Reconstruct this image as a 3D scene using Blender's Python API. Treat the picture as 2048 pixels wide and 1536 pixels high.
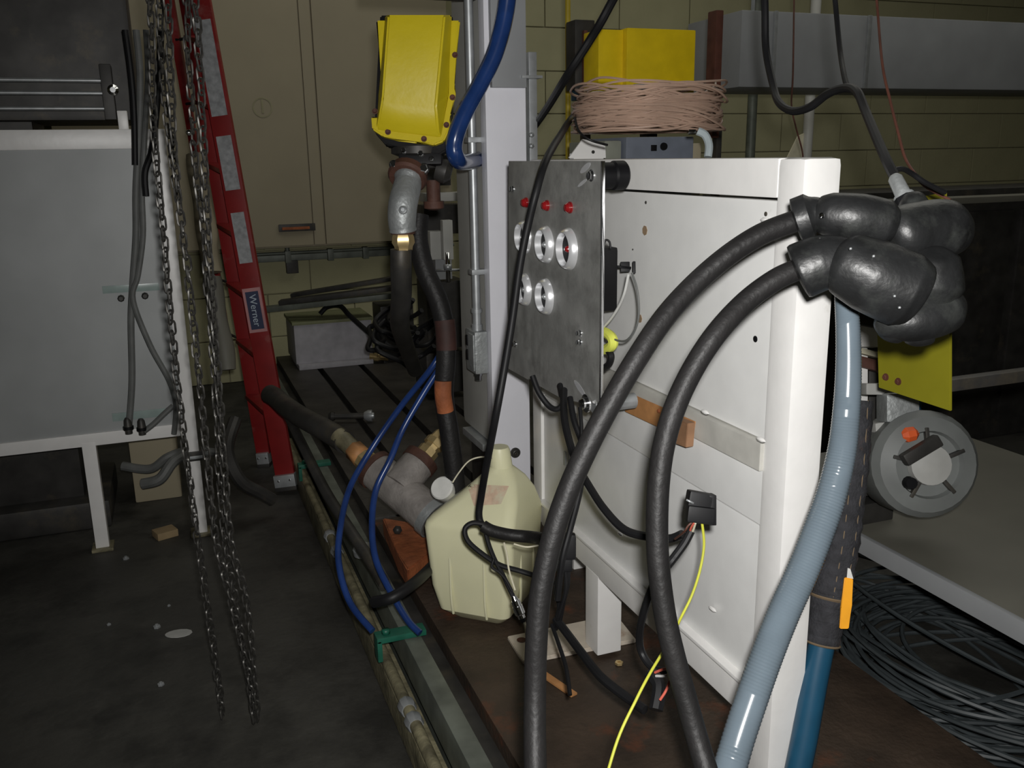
import bpy, bmesh, math, random
from mathutils import Vector as V, Matrix
random.seed(7)
for o in list(bpy.data.objects): bpy.data.objects.remove(o)
S = bpy.context.scene; C = S.collection; PI = math.pi

# ------------------------------------------------------------ camera
FPX = 1800.0; YAW = math.radians(20.5); PIT = math.radians(14.2); RHO = math.radians(1.0); H = 1.5
sy, cy, sp, cp = math.sin(YAW), math.cos(YAW), math.sin(PIT), math.cos(PIT)
FW = V((sy*cp, cy*cp, -sp)); R0 = V((cy, -sy, 0)); U0 = V((sy*sp, cy*sp, cp))
RT = R0*math.cos(RHO) - U0*math.sin(RHO); UP = U0*math.cos(RHO) + R0*math.sin(RHO)
CAMP = V((0, 0, H))
cam = bpy.data.objects.new('camera', bpy.data.cameras.new('camera')); C.objects.link(cam)
M = Matrix((( RT.x, UP.x, -FW.x, 0), (RT.y, UP.y, -FW.y, 0), (RT.z, UP.z, -FW.z, H), (0, 0, 0, 1)))
cam.matrix_world = M
cam.data.sensor_width = 36.0; cam.data.lens = FPX/2048*36; cam.data.clip_start = 0.02
S.camera = cam
# ------------------------------------------------------------ light
w = bpy.data.worlds.new('world'); S.world = w; w.use_nodes = True
w.node_tree.nodes['Background'].inputs[0].default_value = (0.9, 0.95, 1.0, 1)
w.node_tree.nodes['Background'].inputs[1].default_value = 0.02
def light(name, kind, loc, power, size, color=(1, 1, 1), aim=None):
    l = bpy.data.lights.new(name, kind); l.energy = power; l.color = color
    if kind == 'AREA': l.size = size
    else: l.shadow_soft_size = size
    o = bpy.data.objects.new(name, l); C.objects.link(o); o.location = loc
    if aim is not None: o.rotation_euler = (V(aim)-V(loc)).to_track_quat('-Z', 'Y').to_euler()
    return o
# the camera's own flash, fixed just above the lens
fl = light('camera_flash', 'SPOT', CAMP + UP*0.055 + RT*0.03 - FW*0.01, 135, 0.022, (1.0, 0.985, 0.96),
           CAMP + FW*2.2 + RT*0.18 + UP*0.0)
fl.data.spot_size = math.radians(105); fl.data.spot_blend = 0.85
# fluorescent lighting of the hall, high under the ceiling
light('hall_light', 'AREA', (3.6, 3.6, 3.85), 24, 2.6, (1.0, 0.98, 0.88), (3.4, 3.6, 0))
light('hall_light', 'AREA', (0.8, 4.6, 3.85), 10, 1.6, (1.0, 0.98, 0.88), (0.8, 4.8, 0))
S.view_settings.view_transform = 'Standard'; S.view_settings.look = 'None'
S.view_settings.exposure = 0.0; S.view_settings.gamma = 1.0; S.view_settings.use_curve_mapping = False

# ------------------------------------------------------------ helpers
def ray(px, py): return FW + RT*((px-1024)/FPX) + UP*((768-py)/FPX)
def at(px, py, D=None, X=None, Y=None, Z=None):
    d = ray(px, py)
    t = D if D is not None else X/d.x if X is not None else Y/d.y if Y is not None else (Z-H)/d.z
    return CAMP + d*t

MATS = {}
def mat(name, col, rough=0.5, metal=0.0, var=0.12, scale=18, bump=0.0, bscale=60, spec=0.5, col2=None, c2scale=6, c2amt=(0.5, 0.62), trans=0.0, sss=0.0, coat=0.0):
    m = bpy.data.materials.new(name); m.use_nodes = True; nt = m.node_tree; N = nt.nodes; L = nt.links
    b = N['Principled BSDF']; b.inputs['Roughness'].default_value = rough; b.inputs['Metallic'].default_value = metal
    b.inputs['Specular IOR Level'].default_value = spec
    tc = N.new('ShaderNodeTexCoord')
    nz = N.new('ShaderNodeTexNoise'); nz.inputs['Scale'].default_value = scale; nz.inputs['Detail'].default_value = 6
    L.new(tc.outputs['Object'], nz.inputs['Vector'])
    rp = N.new('ShaderNodeValToRGB'); rp.color_ramp.elements[0].position = 0.3; rp.color_ramp.elements[1].position = 0.7
    rp.color_ramp.elements[0].color = tuple(c*(1-var) for c in col)+(1,)
    rp.color_ramp.elements[1].color = tuple(min(1, c*(1+var)) for c in col)+(1,)
    L.new(nz.outputs['Fac'], rp.inputs[0]); out = rp.outputs[0]
    if col2:
        n2 = N.new('ShaderNodeTexNoise'); n2.inputs['Scale'].default_value = c2scale; n2.inputs['Detail'].default_value = 8
        n2.inputs['Roughness'].default_value = 0.65
        L.new(tc.outputs['Object'], n2.inputs['Vector'])
        r2 = N.new('ShaderNodeValToRGB'); r2.color_ramp.elements[0].position = c2amt[0]; r2.color_ramp.elements[1].position = c2amt[1]
        L.new(n2.outputs['Fac'], r2.inputs[0])
        mx = N.new('ShaderNodeMixRGB'); mx.inputs[2].default_value = tuple(col2)+(1,)
        L.new(r2.outputs[0], mx.inputs[0]); L.new(out, mx.inputs[1]); out = mx.outputs[0]
    L.new(out, b.inputs['Base Color'])
    if bump:
        bn = N.new('ShaderNodeTexNoise'); bn.inputs['Scale'].default_value = bscale; bn.inputs['Detail'].default_value = 4
        L.new(tc.outputs['Object'], bn.inputs['Vector'])
        bp = N.new('ShaderNodeBump'); bp.inputs['Strength'].default_value = bump; bp.inputs['Distance'].default_value = 0.01
        L.new(bn.outputs['Fac'], bp.inputs['Height']); L.new(bp.outputs[0], b.inputs['Normal'])
    if trans: b.inputs['Transmission Weight'].default_value = trans
    if sss:
        b.inputs['Subsurface Weight'].default_value = sss; b.inputs['Subsurface Radius'].default_value = (0.03, 0.03, 0.02); b.inputs['Subsurface Scale'].default_value = 1.0
    if coat: b.inputs['Coat Weight'].default_value = coat
    MATS[name] = m; return m

white = mat('white_paint', (0.86, 0.85, 0.83), 0.35, var=0.03, bump=0.06, bscale=25, col2=(0.55, 0.53, 0.47), c2scale=9, c2amt=(0.68, 0.85))
panelw = mat('panel_paint', (0.80, 0.80, 0.785), 0.3, var=0.03, bump=0.05, bscale=12, col2=(0.5, 0.48, 0.42), c2scale=7, c2amt=(0.68, 0.85))
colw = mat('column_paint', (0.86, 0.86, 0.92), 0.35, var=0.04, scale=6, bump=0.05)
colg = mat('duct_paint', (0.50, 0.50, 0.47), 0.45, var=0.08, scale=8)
basep = mat('base_plate_paint', (0.62, 0.55, 0.46), 0.5, var=0.1, col2=(0.3, 0.16, 0.09), c2scale=14, c2amt=(0.55, 0.75))
steelp = mat('brushed_steel', (0.34, 0.34, 0.325), 0.42, 0.25, var=0.22, scale=10, bump=0.05, bscale=120, col2=(0.17, 0.17, 0.16), c2scale=12, c2amt=(0.45, 0.75))
satin = mat('satin_chrome', (0.88, 0.89, 0.91), 0.27, 0.55, var=0.02)
rustd = mat('dark_rust', (0.085, 0.036, 0.024), 0.7, var=0.35, scale=20, bump=0.2)
chrome = mat('chrome', (0.85, 0.86, 0.88), 0.13, 1.0, var=0.02)
galv = mat('galvanised', (0.48, 0.50, 0.51), 0.42, 0.6, var=0.12, scale=30)
cast = mat('cast_grey', (0.40, 0.42, 0.42), 0.5, 0.55, var=0.18, scale=14, bump=0.2, bscale=80)
brass = mat('brass', (0.70, 0.53, 0.26), 0.33, 0.7, var=0.2, scale=25)
black = mat('black_plastic', (0.006, 0.006, 0.007), 0.5, var=0.2, spec=0.22)
rubber = mat('black_rubber', (0.015, 0.0142, 0.0142), 0.52, spec=0.32, var=0.25, scale=12, bump=0.15, bscale=90)
foam = mat('rubber_boot', (0.014, 0.0145, 0.015), 0.42, var=0.4, scale=20, bump=0.22, bscale=38, col2=(0.04, 0.043, 0.04), c2scale=16, c2amt=(0.52, 0.75))
cablem = mat('black_cable', (0.010, 0.010, 0.011), 0.5, var=0.2, spec=0.3)
greyc = mat('grey_cable', (0.14, 0.145, 0.14), 0.55, var=0.15)
blueh = mat('blue_hose', (0.015, 0.045, 0.17), 0.22, var=0.25, scale=14, coat=0.4)
bluet = mat('blue_tubing', (0.014, 0.038, 0.15), 0.28, var=0.3, scale=12)
teal = mat('blue_pipe', (0.012, 0.07, 0.13), 0.4)
greyh = mat('grey_ribbed_hose', (0.13, 0.165, 0.195), 0.22, var=0.08, coat=0.3)
yellow = mat('yellow_paint', (0.66, 0.53, 0.012), 0.4, var=0.06, scale=9, bump=0.05, col2=(0.3, 0.22, 0.03), c2scale=13, c2amt=(0.66, 0.76))
yellow2 = mat('yellow_sheet', (0.26, 0.24, 0.012), 0.5, var=0.05)
ltyellow = mat('yellow_plastic', (0.80, 0.58, 0.01), 0.4, var=0.08)
jugm = mat('jug_plastic', (0.80, 0.78, 0.52), 0.42, var=0.06, scale=5, bump=0.05, bscale=10, sss=0.12)
capm = mat('white_plastic', (0.8, 0.8, 0.76), 0.4)
labelr = mat('faded_red_label', (0.64, 0.46, 0.33), 0.6, var=0.2, scale=30, col2=(0.68, 0.62, 0.45), c2scale=22, c2amt=(0.45, 0.6))
redl = mat('ladder_red', (0.25, 0.012, 0.012), 0.42, var=0.15, scale=9, col2=(0.3, 0.09, 0.08), c2scale=8, c2amt=(0.58, 0.75))
lab = mat('ladder_label', (0.36, 0.37, 0.38), 0.5, var=0.25, scale=45)
labd = mat('ladder_badge_blue', (0.03, 0.04, 0.09), 0.5)
labw = mat('badge_lettering', (0.5, 0.58, 0.66), 0.5)
pinkl = mat('label_pale_red', (0.5, 0.25, 0.25), 0.5)
redled = mat('red_lens', (0.26, 0.01, 0.012), 0.2, coat=0.5)
olive = mat('olive_door', (0.36, 0.315, 0.215), 0.6, var=0.05, scale=3)
wallm = mat('olive_block', (0.42, 0.40, 0.24), 0.85, var=0.06, scale=4, bump=0.15, bscale=70)
mortar = mat('mortar', (0.34, 0.32, 0.20), 0.9)
dk = mat('dark_steel', (0.045, 0.043, 0.04), 0.5, 0.3, var=0.4, scale=10, col2=(0.10, 0.085, 0.06), c2scale=7, c2amt=(0.55, 0.75))
bedm = mat('bed_iron', (0.055, 0.050, 0.044), 0.55, 0.2, var=0.3, scale=8, bump=0.2)
rustbed = mat('rusty_plate', (0.055, 0.037, 0.025), 0.6, 0.1, var=0.35, scale=9, bump=0.3, col2=(0.16, 0.05, 0.02), c2scale=3.6, c2amt=(0.58, 0.72))
rust = mat('rust', (0.33, 0.10, 0.035), 0.75, var=0.35, scale=14, bump=0.3)
copper = mat('orange_brown_strip', (0.50, 0.24, 0.09), 0.6, var=0.2, scale=25)
woodb = mat('brown_bracket', (0.28, 0.15, 0.08), 0.6, var=0.3)
chainm = mat('chain_steel', (0.075, 0.072, 0.066), 0.42, 0.6, var=0.5, scale=60)
floorm = mat('floor_concrete', (0.052, 0.050, 0.043), 0.62, var=0.35, scale=2.2, bump=0.25, bscale=35, col2=(0.022, 0.021, 0.018), c2scale=3.5, c2amt=(0.45, 0.65))
greenm = mat('green_clamp', (0.012, 0.11, 0.07), 0.45, var=0.3)
greenish = mat('green_grey_steel', (0.15, 0.165, 0.14), 0.5, 0.3, var=0.3, scale=12)
tanm = mat('tan_bar', (0.20, 0.18, 0.11), 0.5, var=0.5, scale=16, bump=0.3)
sheet = mat('machine_grey', (0.30, 0.31, 0.32), 0.5, var=0.08, scale=5)
tabm = mat('table_grey', (0.15, 0.145, 0.118), 0.6, var=0.1, scale=4)
wirepk = mat('pink_wire', (0.42, 0.285, 0.215), 0.42, var=0.15, scale=10)
wiregr = mat('grey_wire', (0.05, 0.06, 0.064), 0.5, var=0.2)
denim = mat('dark_fabric', (0.026, 0.026, 0.030), 0.9, var=0.4, scale=40, bump=0.4, bscale=200, col2=(0.14, 0.07, 0.05), c2scale=7, c2amt=(0.55, 0.75))
stitch = mat('tan_stitch', (0.17, 0.12, 0.07), 0.8)
orange = mat('orange_strap', (0.85, 0.36, 0.01), 0.55)
orangep = mat('orange_knob', (0.75, 0.12, 0.03), 0.5)
cardb = mat('cardboard', (0.33, 0.24, 0.13), 0.85)
paper = mat('pale_scrap', (0.42, 0.42, 0.40), 0.7)
wyel = mat('yellow_green_wire', (0.55, 0.56, 0.06), 0.45)
whitew = mat('white_wire', (0.6, 0.6, 0.58), 0.45)
cream = mat('cream_wire', (0.68, 0.64, 0.48), 0.5)
redw = mat('red_wire', (0.6, 0.12, 0.08), 0.5)
ytape = mat('yellow_tape', (0.72, 0.76, 0.12), 0.5, var=0.1)
brownp = mat('brown_post', (0.10, 0.035, 0.022), 0.6, var=0.3)
whitebg = mat('white_box_side', (0.42, 0.41, 0.44), 0.6)
whitebt = mat('olive_lid', (0.22, 0.23, 0.12), 0.6)
tapem = mat('clear_tape', (0.32, 0.40, 0.38), 0.25)

# perforated guard panel: fine dark holes as relief and colour
perf = mat('perforated_panel', (0.38, 0.395, 0.395), 0.5, 0.1, var=0.12, scale=3)
nt = perf.node_tree; N = nt.nodes; L = nt.links
vo = N.new('ShaderNodeTexVoronoi'); vo.inputs['Scale'].default_value = 130; vo.inputs['Randomness'].default_value = 0.0
tcn = [n for n in N if n.type == 'TEX_COORD'][0]; L.new(tcn.outputs['Object'], vo.inputs['Vector'])
rr = N.new('ShaderNodeValToRGB'); rr.color_ramp.elements[0].position = 0.25; rr.color_ramp.elements[0].color = (0.35, 0.35, 0.35, 1); rr.color_ramp.elements[1].position = 0.42
L.new(vo.outputs['Distance'], rr.inputs[0])
mm = N.new('ShaderNodeMixRGB'); mm.blend_type = 'MULTIPLY'; mm.inputs[0].default_value = 1
bs = N['Principled BSDF']; src = bs.inputs['Base Color'].links[0].from_socket
L.new(src, mm.inputs[1]); L.new(rr.outputs[0], mm.inputs[2]); L.new(mm.outputs[0], bs.inputs['Base Color'])

class MB:
    def __init__(s): s.b = bmesh.new()
    def box(s, lo, hi, bev=0.0, rot=None, piv=None):
        lo, hi = V(lo), V(hi); c = (lo+hi)/2; d = hi-lo
        t = bmesh.new(); bmesh.ops.create_cube(t, size=1)
        for v in t.verts: v.co = V((v.co.x*d.x, v.co.y*d.y, v.co.z*d.z))
        if bev: bmesh.ops.bevel(t, geom=list(t.edges), offset=bev, segments=2, affect='EDGES', profile=0.7)
        for v in t.verts:
            if rot is not None: v.co = rot @ v.co
            v.co += c
        s._merge(t); return s
    def obox(s, c, d, X, Z, bev=0.0):
        """box centred at c with sizes d, local x axis X, local z near Z"""
        X = V(X).normalized(); Y = V(Z).cross(X).normalized(); Z = X.cross(Y)
        R = Matrix((X, Y, Z)).transposed(); c = V(c); d = V(d)
        return s.box(c-d/2, c+d/2, bev, rot=R)
    def _merge(s, t):
        m = {}
        for v in t.verts: m[v] = s.b.verts.new(v.co)
        for f in t.faces:
            try: s.b.faces.new([m[v] for v in f.verts])
            except ValueError: pass
        t.free()
    def lathe(s, c, axis, prof, n=20, cap=True):
        """prof: list of (distance along axis, radius)"""
        c = V(c); a = V(axis).normalized(); u = a.orthogonal().normalized(); w_ = a.cross(u)
        rings = []
        for h, r in prof:
            if r <= 1e-6: rings.append([s.b.verts.new(c+a*h)])
            else: rings.append([s.b.verts.new(c+a*h+(u*math.cos(2*PI*i/n)+w_*math.sin(2*PI*i/n))*r) for i in range(n)])
        for A, B in zip(rings, rings[1:]):
            for i in range(n):
                j = (i+1) % n
                q = [A[i % len(A)], A[j % len(A)], B[j % len(B)], B[i % len(B)]]
                q2 = []
                for v in q:
                    if v not in q2: q2.append(v)
                if len(q2) > 2:
                    try: s.b.faces.new(q2)
                    except ValueError: pass
        if cap:
            for r_ in (rings[0], rings[-1]):
                if len(r_) > 2: s.b.faces.new(r_)
        return s
    def cyl(s, a, b, r, n=16, r2=None):
        a, b = V(a), V(b); L_ = (b-a).length; return s.lathe(a, b-a, [(0, r), (L_, r if r2 is None else r2)], n)
    def tube(s, pts, r, n=10, sub=6, closed=False, rf=None):
        pts = [V(p) for p in pts]
        if sub > 1 and len(pts) > 2: pts = smooth(pts, sub, closed)
        k = len(pts); rings = []; prev = None
        for i, p in enumerate(pts):
            a = pts[(i-1) % k] if (i > 0 or closed) else p; b = pts[(i+1) % k] if (i < k-1 or closed) else p
            t = (b-a).normalized()
            if prev is None: u = t.orthogonal().normalized()
            else:
                u = prev - t*prev.dot(t)
                u = u.normalized() if u.length > 1e-6 else t.orthogonal().normalized()
            prev = u; w_ = t.cross(u); rad = r if rf is None else rf(i, i/(k-1))*r
            rings.append([s.b.verts.new(p+(u*math.cos(2*PI*q/n)+w_*math.sin(2*PI*q/n))*rad) for q in range(n)])
        rng = range(k) if closed else range(k-1)
        for i in rng:
            A, B = rings[i], rings[(i+1) % k]
            for q in range(n): s.b.faces.new([A[q], A[(q+1) % n], B[(q+1) % n], B[q]])
        if not closed: s.b.faces.new(rings[0]); s.b.faces.new(rings[-1])
        return s
    def prism(s, poly, d, bev=0.0):
        """poly: list of world points (planar); d: extrusion vector"""
        t = bmesh.new(); d = V(d)
        A = [t.verts.new(V(p)) for p in poly]; B = [t.verts.new(V(p)+d) for p in poly]; n = len(poly)
        t.faces.new(A); t.faces.new(B[::-1])
        for i in range(n): t.faces.new([A[i], B[i], B[(i+1) % n], A[(i+1) % n]])
        if bev: bmesh.ops.bevel(t, geom=list(t.edges), offset=bev, segments=2, affect='EDGES')
        s._merge(t); return s
    def build(s, name, m, parent=None, smooth=True, label=None, origin=None):
        bmesh.ops.recalc_face_normals(s.b, faces=s.b.faces)
        if origin is None:
            if parent is not None: origin = WL[parent.name]
            else:
                cs = [v.co for v in s.b.verts]
                origin = V((sum(c.x for c in cs)/len(cs), sum(c.y for c in cs)/len(cs), min(c.z for c in cs)))
        origin = V(origin)
        for v in s.b.verts: v.co -= origin
        me = bpy.data.meshes.new(name); s.b.to_mesh(me); s.b.free(); me.materials.append(m)
        o = bpy.data.objects.new(name, me); C.objects.link(o)
        if parent is not None:
            o.parent = parent; o.location = origin - WL[parent.name]
        else: o.location = origin
        WL[o.name] = origin
        if smooth:
            for p in me.polygons: p.use_smooth = True
            e = me.attributes.new('sharp_edge', 'BOOLEAN', 'EDGE') if 'sharp_edge' not in me.attributes else me.attributes['sharp_edge']
            bm = bmesh.new(); bm.from_mesh(me)
            fl_ = [False]*len(bm.edges)
            for k_, ed in enumerate(bm.edges):
                if len(ed.link_faces) == 2 and ed.calc_face_angle(0) > 0.6: fl_[k_] = True
            bm.free()
            if fl_: e.data.foreach_set('value', fl_)
        if label: o['label'] = label
        return o
WL = {}
def smooth(pts, sub, closed=False):
    n = len(pts); out = []
    for i in range(n if closed else n-1):
        if closed: p0, p1, p2, p3 = (pts[(i+k-1) % n] for k in range(4))
        else: p0, p1, p2, p3 = pts[max(i-1, 0)], pts[i], pts[i+1], pts[min(i+2, n-1)]
        for k in range(sub):
            t = k/sub; t2, t3 = t*t, t*t*t
            out.append(0.5*((2*p1)+(p2-p0)*t+(2*p0-5*p1+4*p2-p3)*t2+(3*p1-p0-3*p2+p3)*t3))
    if not closed: out.append(pts[-1])
    return out
def tag(o, label, cat, group=None, kind=None):
    o['label'] = label; o['category'] = cat
    if group: o['group'] = group
    if kind: o['kind'] = kind
    return o
def empty(name, loc, label, cat, group=None):
    o = bpy.data.objects.new(name, None); C.objects.link(o); o.location = V(loc); o.empty_display_size = 0.05
    WL[o.name] = V(loc); tag(o, label, cat, group); return o
def struct(name, mb, m, smooth=False):
    o = mb.build(name, m, smooth=smooth); o['kind'] = 'structure'; return o
def xpath(X, *p): return [at(a, b, X=X) for a, b, d in p]
def ypath(Y, *p): return [at(a, b, Y=Y+(d-3.5)*.0) for a, b, d in p]
def path(*p):
    p = list(p)
    if p[0][1] == 20:      # services that go on upwards above the picture to the ceiling
        (a, b, d), (a2, b2, d2) = p[0], p[1]; k = (a-a2)/(b2-b)
        p = [(a+k*110, b-230, d), (a+k*90, b-110, d)]+p
    return [at(a, b, d) for a, b, d in p]
def cable(name, pts, r, m, label, cat='cable', n=10, sub=7, group=None):
    o = MB().tube(pts, r, n, sub).build(name, m); return tag(o, label, cat, group)
def bolt(c, ax, r, h, m, parent, name='bolt', n=6):
    """washer, hex head"""
    c = V(c); ax = V(ax).normalized()
    b = MB(); b.lathe(c, ax, [(0, r*1.35), (h*0.25, r*1.35), (h*0.25, r*0.2)], 14)
    b.lathe(c+ax*h*0.2, ax, [(0, r), (h*0.7, r), (h*0.85, r*0.8)], n)
    return b.build(name, m, parent)
nX = V((-1, 0, 0)); nY = V((0, -1, 0))

# ============================================================ SETTING
struct('floor', MB().box((-5, -2, -0.1), (8.6, 6.9, 0)), floorm)
struct('ceiling', MB().box((-5, -2, 4.0), (8.6, 6.9, 4.1)), sheet)
struct('wall_left', MB().box((-5.1, -2, 0), (-5, 6.9, 4)), mortar)
struct('wall_right', MB().box((8.5, -2, 0), (8.6, 6.9, 4)), mortar)
struct('wall_front', MB().box((-5, -2.1, 0), (8.6, -2, 4)), mortar)
wb = struct('wall_back', MB().box((-5, 6.42, 0), (8.6, 6.6, 4)), mortar)
# painted concrete blocks laid in running bond
blk = None; cnt = 0
for r_ in range(13):
    z = r_*0.3
    for k in range(24):
        x = -1.5 + k*0.6 - (0.3 if r_ % 2 else 0)
        if x > 7.9 or x < -1.2: continue
        if z > 3.1: continue
        if blk is None:
            blk = MB().box((0, 6.40, 0), (0.592, 6.44, 0.292), 0.004).build('block', wallm, wb, smooth=False, origin=(0, 6.42, 0)); b = blk
        else: b = blk.copy(); C.objects.link(b)
        b.location = V((x+random.uniform(-.001, .001), 6.42+random.uniform(-.0015, .0015), z+0.004)) - WL['wall_back']; cnt += 1

# ============================================================ WALL CABINET (olive double door)
Yc = 6.2
t = empty('wall_cabinet', (0.8, 6.3, 0.93), 'large dull olive double-door cupboard fixed on the back wall behind the red ladder', 'cupboard')
MB().box((-0.6, Yc+0.02, 0.93), (1.9, 6.40, 3.3), 0.005).build('carcass', olive, t)
xs1 = at(622, 400, Y=Yc).x; xs2 = at(646, 400, Y=Yc).x
MB().box((-0.59, Yc-0.01, 0.945), (xs1-0.004, Yc+0.02, 3.29), 0.004).build('door', olive, t)
MB().box((xs1+0.004, Yc-0.004, 0.945), (xs2-0.004, Yc+0.02, 3.29), 0.003).build('centre_strip', olive, t)
MB().box((xs2+0.004, Yc-0.01, 0.945), (1.89, Yc+0.02, 3.29), 0.004).build('door', olive, t)
h = at(594, 455, Y=Yc-0.015)
hd = MB().box(h+V((-.12, -.012, -.024)), h+V((.12, .003, .024)), 0.004).build('handle', dk, t)
MB().box(h+V((-.10, -.03, -.012)), h+V((.08, -.012, .006)), 0.004).build('grip', rust, hd)
e_ = at(525, 215, Y=Yc-0.011)
MB().lathe(e_, nY, [(0, .062), (.002, .062), (.002, .054), (.0, .054)], 28, cap=False).build('emblem_ring', mortar, t)
MB().box(e_+V((-.006, -.003, -.035)), e_+V((.006, .001, .05)), 0.001).build('emblem_bar', mortar, t)
# conduit rail below it
t = empty('wall_conduit', at(640, 512, Y=6.36), 'grey-green conduit rail running along the back wall under the olive cupboard', 'conduit')
a, b = at(480, 520, Y=6.36), at(905, 492, Y=6.36)
zc = at(640, 512, Y=6.36).z
MB().box((a.x, 6.34, zc-.022), (b.x, 6.40, zc+.022), 0.006).build('raceway', greenish, t)
MB().cyl((a.x, 6.33, zc+.035), (b.x, 6.33, zc+.035), .012).build('pipe', greenish, t)
for px in (575, 660, 730):
    p = at(px, 508, Y=6.34); MB().box((p.x-.02, 6.30, zc-.03), (p.x+.02, 6.36, zc+.05), 0.004).build('clamp', greenish, t)
p = at(575, 492, Y=6.3); MB().cyl((p.x, 6.33, zc), (p.x, 6.33, zc+.2), .016).build('riser', greenish, t)
p = at(584, 533, Y=6.36)
tag(MB().box(p+V((-.04, -.03, -.045)), p+V((.04, .03, .045)), .006).build('socket_box', dk), 'small dark square wall socket below the conduit rail', 'socket')

# ============================================================ FLOOR BITS
o = MB().box((-.042, -.035, 0), (.042, .035, .03), .003, rot=Matrix.Rotation(.35, 3, 'Z')); o = o.build('cardboard_scrap', cardb, origin=(0, 0, 0)); o.location = at(331, 1072, Z=.0); tag(o, 'tan cardboard block on the dark floor under the white guard', 'scrap')
sc = []
for k in range(14):
    a = k/14*2*PI; sc.append(V((0.043*math.cos(a)*(1+.2*math.cos(a)), 0.026*math.sin(a)*(1+.25*math.cos(a*1)), 0)))
o = MB().prism(sc, (0, 0, .002)).build('paper_scrap', paper, origin=(0, 0, 0)); o.location = at(352, 1268, Z=.001); o.rotation_euler[2] = -.2; tag(o, 'pale leaf-shaped scrap lying on the floor left of the chains', 'scrap')
for (px, py, s_) in ((252, 1118, .012), (314, 1255, .012), (322, 1370, .01), (338, 1212, .006), (218, 1250, .007)):
    o = MB().lathe((0, 0, 0), (0, 0, 1), [(0, s_), (s_*.5, s_), (s_*.5, s_*.5), (s_, s_*.45), (s_, 0)], 6).build('loose_nut', galv, origin=(0, 0, 0))
    o.location = at(px, py, Z=0); tag(o, 'small bright nut dropped on the dark floor', 'nut', 'loose nuts on the floor')

# ============================================================ TEST BED
ZB = 0.2
t = empty('machine_bed', (0.9, 3.5, 0), 'long low dark iron bed with slots carrying the bench and jug', 'machine bed')
MB().box((.53, .5, 0), (1.56, 6.2, .15)).build('base', dk, t, smooth=False)
x1 = at(650, 750, Z=ZB).x; x2 = at(742, 750, Z=ZB).x; x3 = x2+(x2-x1)
for a, b in ((.60, x1-.018), (x1+.018, x2-.018), (x2+.018, x3-.018), (x3+.018, 1.56)):
    MB().box((a, 3.12, .148), (b, 6.2, ZB), .004).build('slotted_plate', bedm, t)
MB().box((.60, .5, .148), (1.56, 3.10, ZB), .004).build('rust_plate', rustbed, t, label='brown rust-stained front plate')
MB().box((.497, .5, .10), (.545, 6.2, ZB+.004), .004).build('edge_flange', greenish, t)
MB().box((.515, .5, .0), (.535, 6.2, .12), .003).build('web', greenish, t)
t = empty('edge_bar', (.47, 2.6, 0), 'tan weathered bar running on the floor along the left edge of the bed', 'bar')
MB().box((.44, .6, 0), (.49, 4.6, .10), .01).build('bar', tanm, t)
MB().cyl((.455, .7, .115), (.455, 4.4, .115), .016).build('round_rod', tanm, t)
for k, y in enumerate((1.95, 2.02, 3.05, 3.2)):
    MB().lathe((.455, y, .113), (0, 1, 0), [(0, .02), (.01, .024), (.03, .024), (.04, .02)], 8).build('nut', galv, t)
for (px, py, lb) in ((800, 1272, 'green clamp on the left edge of the bed near the foreground'), (622, 935, 'dark green clamp on the bed edge beside the foot of the red ladder')):
    p = at(px, py, Z=.19)
    y = p.y; g = empty('edge_clamp', (.47, y, .1), lb, 'clamp')
    MB().box((.42, y-.05, .205), (.56, y-.005, .222), .003).build('top_jaw', greenm, g)
    MB().box((.42, y-.05, .15), (.434, y-.005, .215), .003).build('side_plate', greenm, g)
    MB().cyl((.45, y-.027, .222), (.45, y-.027, .235), .012, 6).build('screw', greenm, g)
# rusty blocks standing on the bed under the tee
c = at(815, 1065, Z=.25)
t = empty('rusty_block', (c.x, c.y, ZB), 'rust-orange iron block on the bed left of the jug', 'block')
MB().prism([at(765, 1035, Z=.27), at(858, 1050, Z=.27), at(868, 1100, Z=.27), at(815, 1140, Z=.27), at(795, 1105, Z=.27)], (0, 0, -.068), .005).build('casting', rust, t)
MB().cyl(at(795, 1060, Z=.27), at(795, 1060, Z=.285), .016, 6).build('bolt', dk, t)
# far items on the bed
t = empty('white_box', at(668, 690, Z=ZB), 'low white box with an olive-green lid at the far end of the bed', 'box')
a = at(590, 692, Z=ZB); b = at(745, 686, Z=ZB); y0 = 5.75
xa, xb_ = at(590, 690, Y=y0).x, at(745, 687, Y=y0).x
zt = at(668, 645, Y=y0).z; zb = ZB
MB().box((xa, y0, zb+.03), (xb_, 6.15, zt), .006).build('body', whitebg, t)
MB().box((xa+.01, y0-.05, zb), (xb_-.01, 6.15, zb+.03), .004).build('base_flange', whitebg, t)
MB().box((xa-.01, y0-.01, zt), (xb_+.01, 6.15, zt+.02), .004).build('lid', whitebt, t)
for k, (p1, p2, th, lb) in enumerate((((500, 622), (790, 590), .035, 'lowest of the dark steel bars leaning over the white box'), ((585, 590), (790, 556), .025, 'topmost of the dark steel bars leaning over the white box'), ((560, 605), (800, 574), .03, 'middle one of the dark steel bars leaning over the white box'))):
    a, b = at(*p1, Y=6.02-.1*k), at(*p2, Y=5.72-.07*k)
    tag(MB().obox((a+b)/2, ((b-a).length, .09, th), b-a, (0, 0, 1), .004).build('steel_bar', dk if k else greenish), lb, 'steel bar')
t = empty('bar_rest', at(770, 640, Y=5.8), 'dark trestle holding up the steel bars behind the hoses', 'trestle')
p = at(770, 640, Y=5.85); MB().box((p.x-.06, 5.70, ZB), (p.x+.16, 5.95, at(770, 608, Y=5.8).z), .01).build('block', dk, t)
MB().box((p.x-.06, 5.68, ZB), (p.x+.2, 5.97, ZB+.03), .004).build('foot', dk, t)
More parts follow.
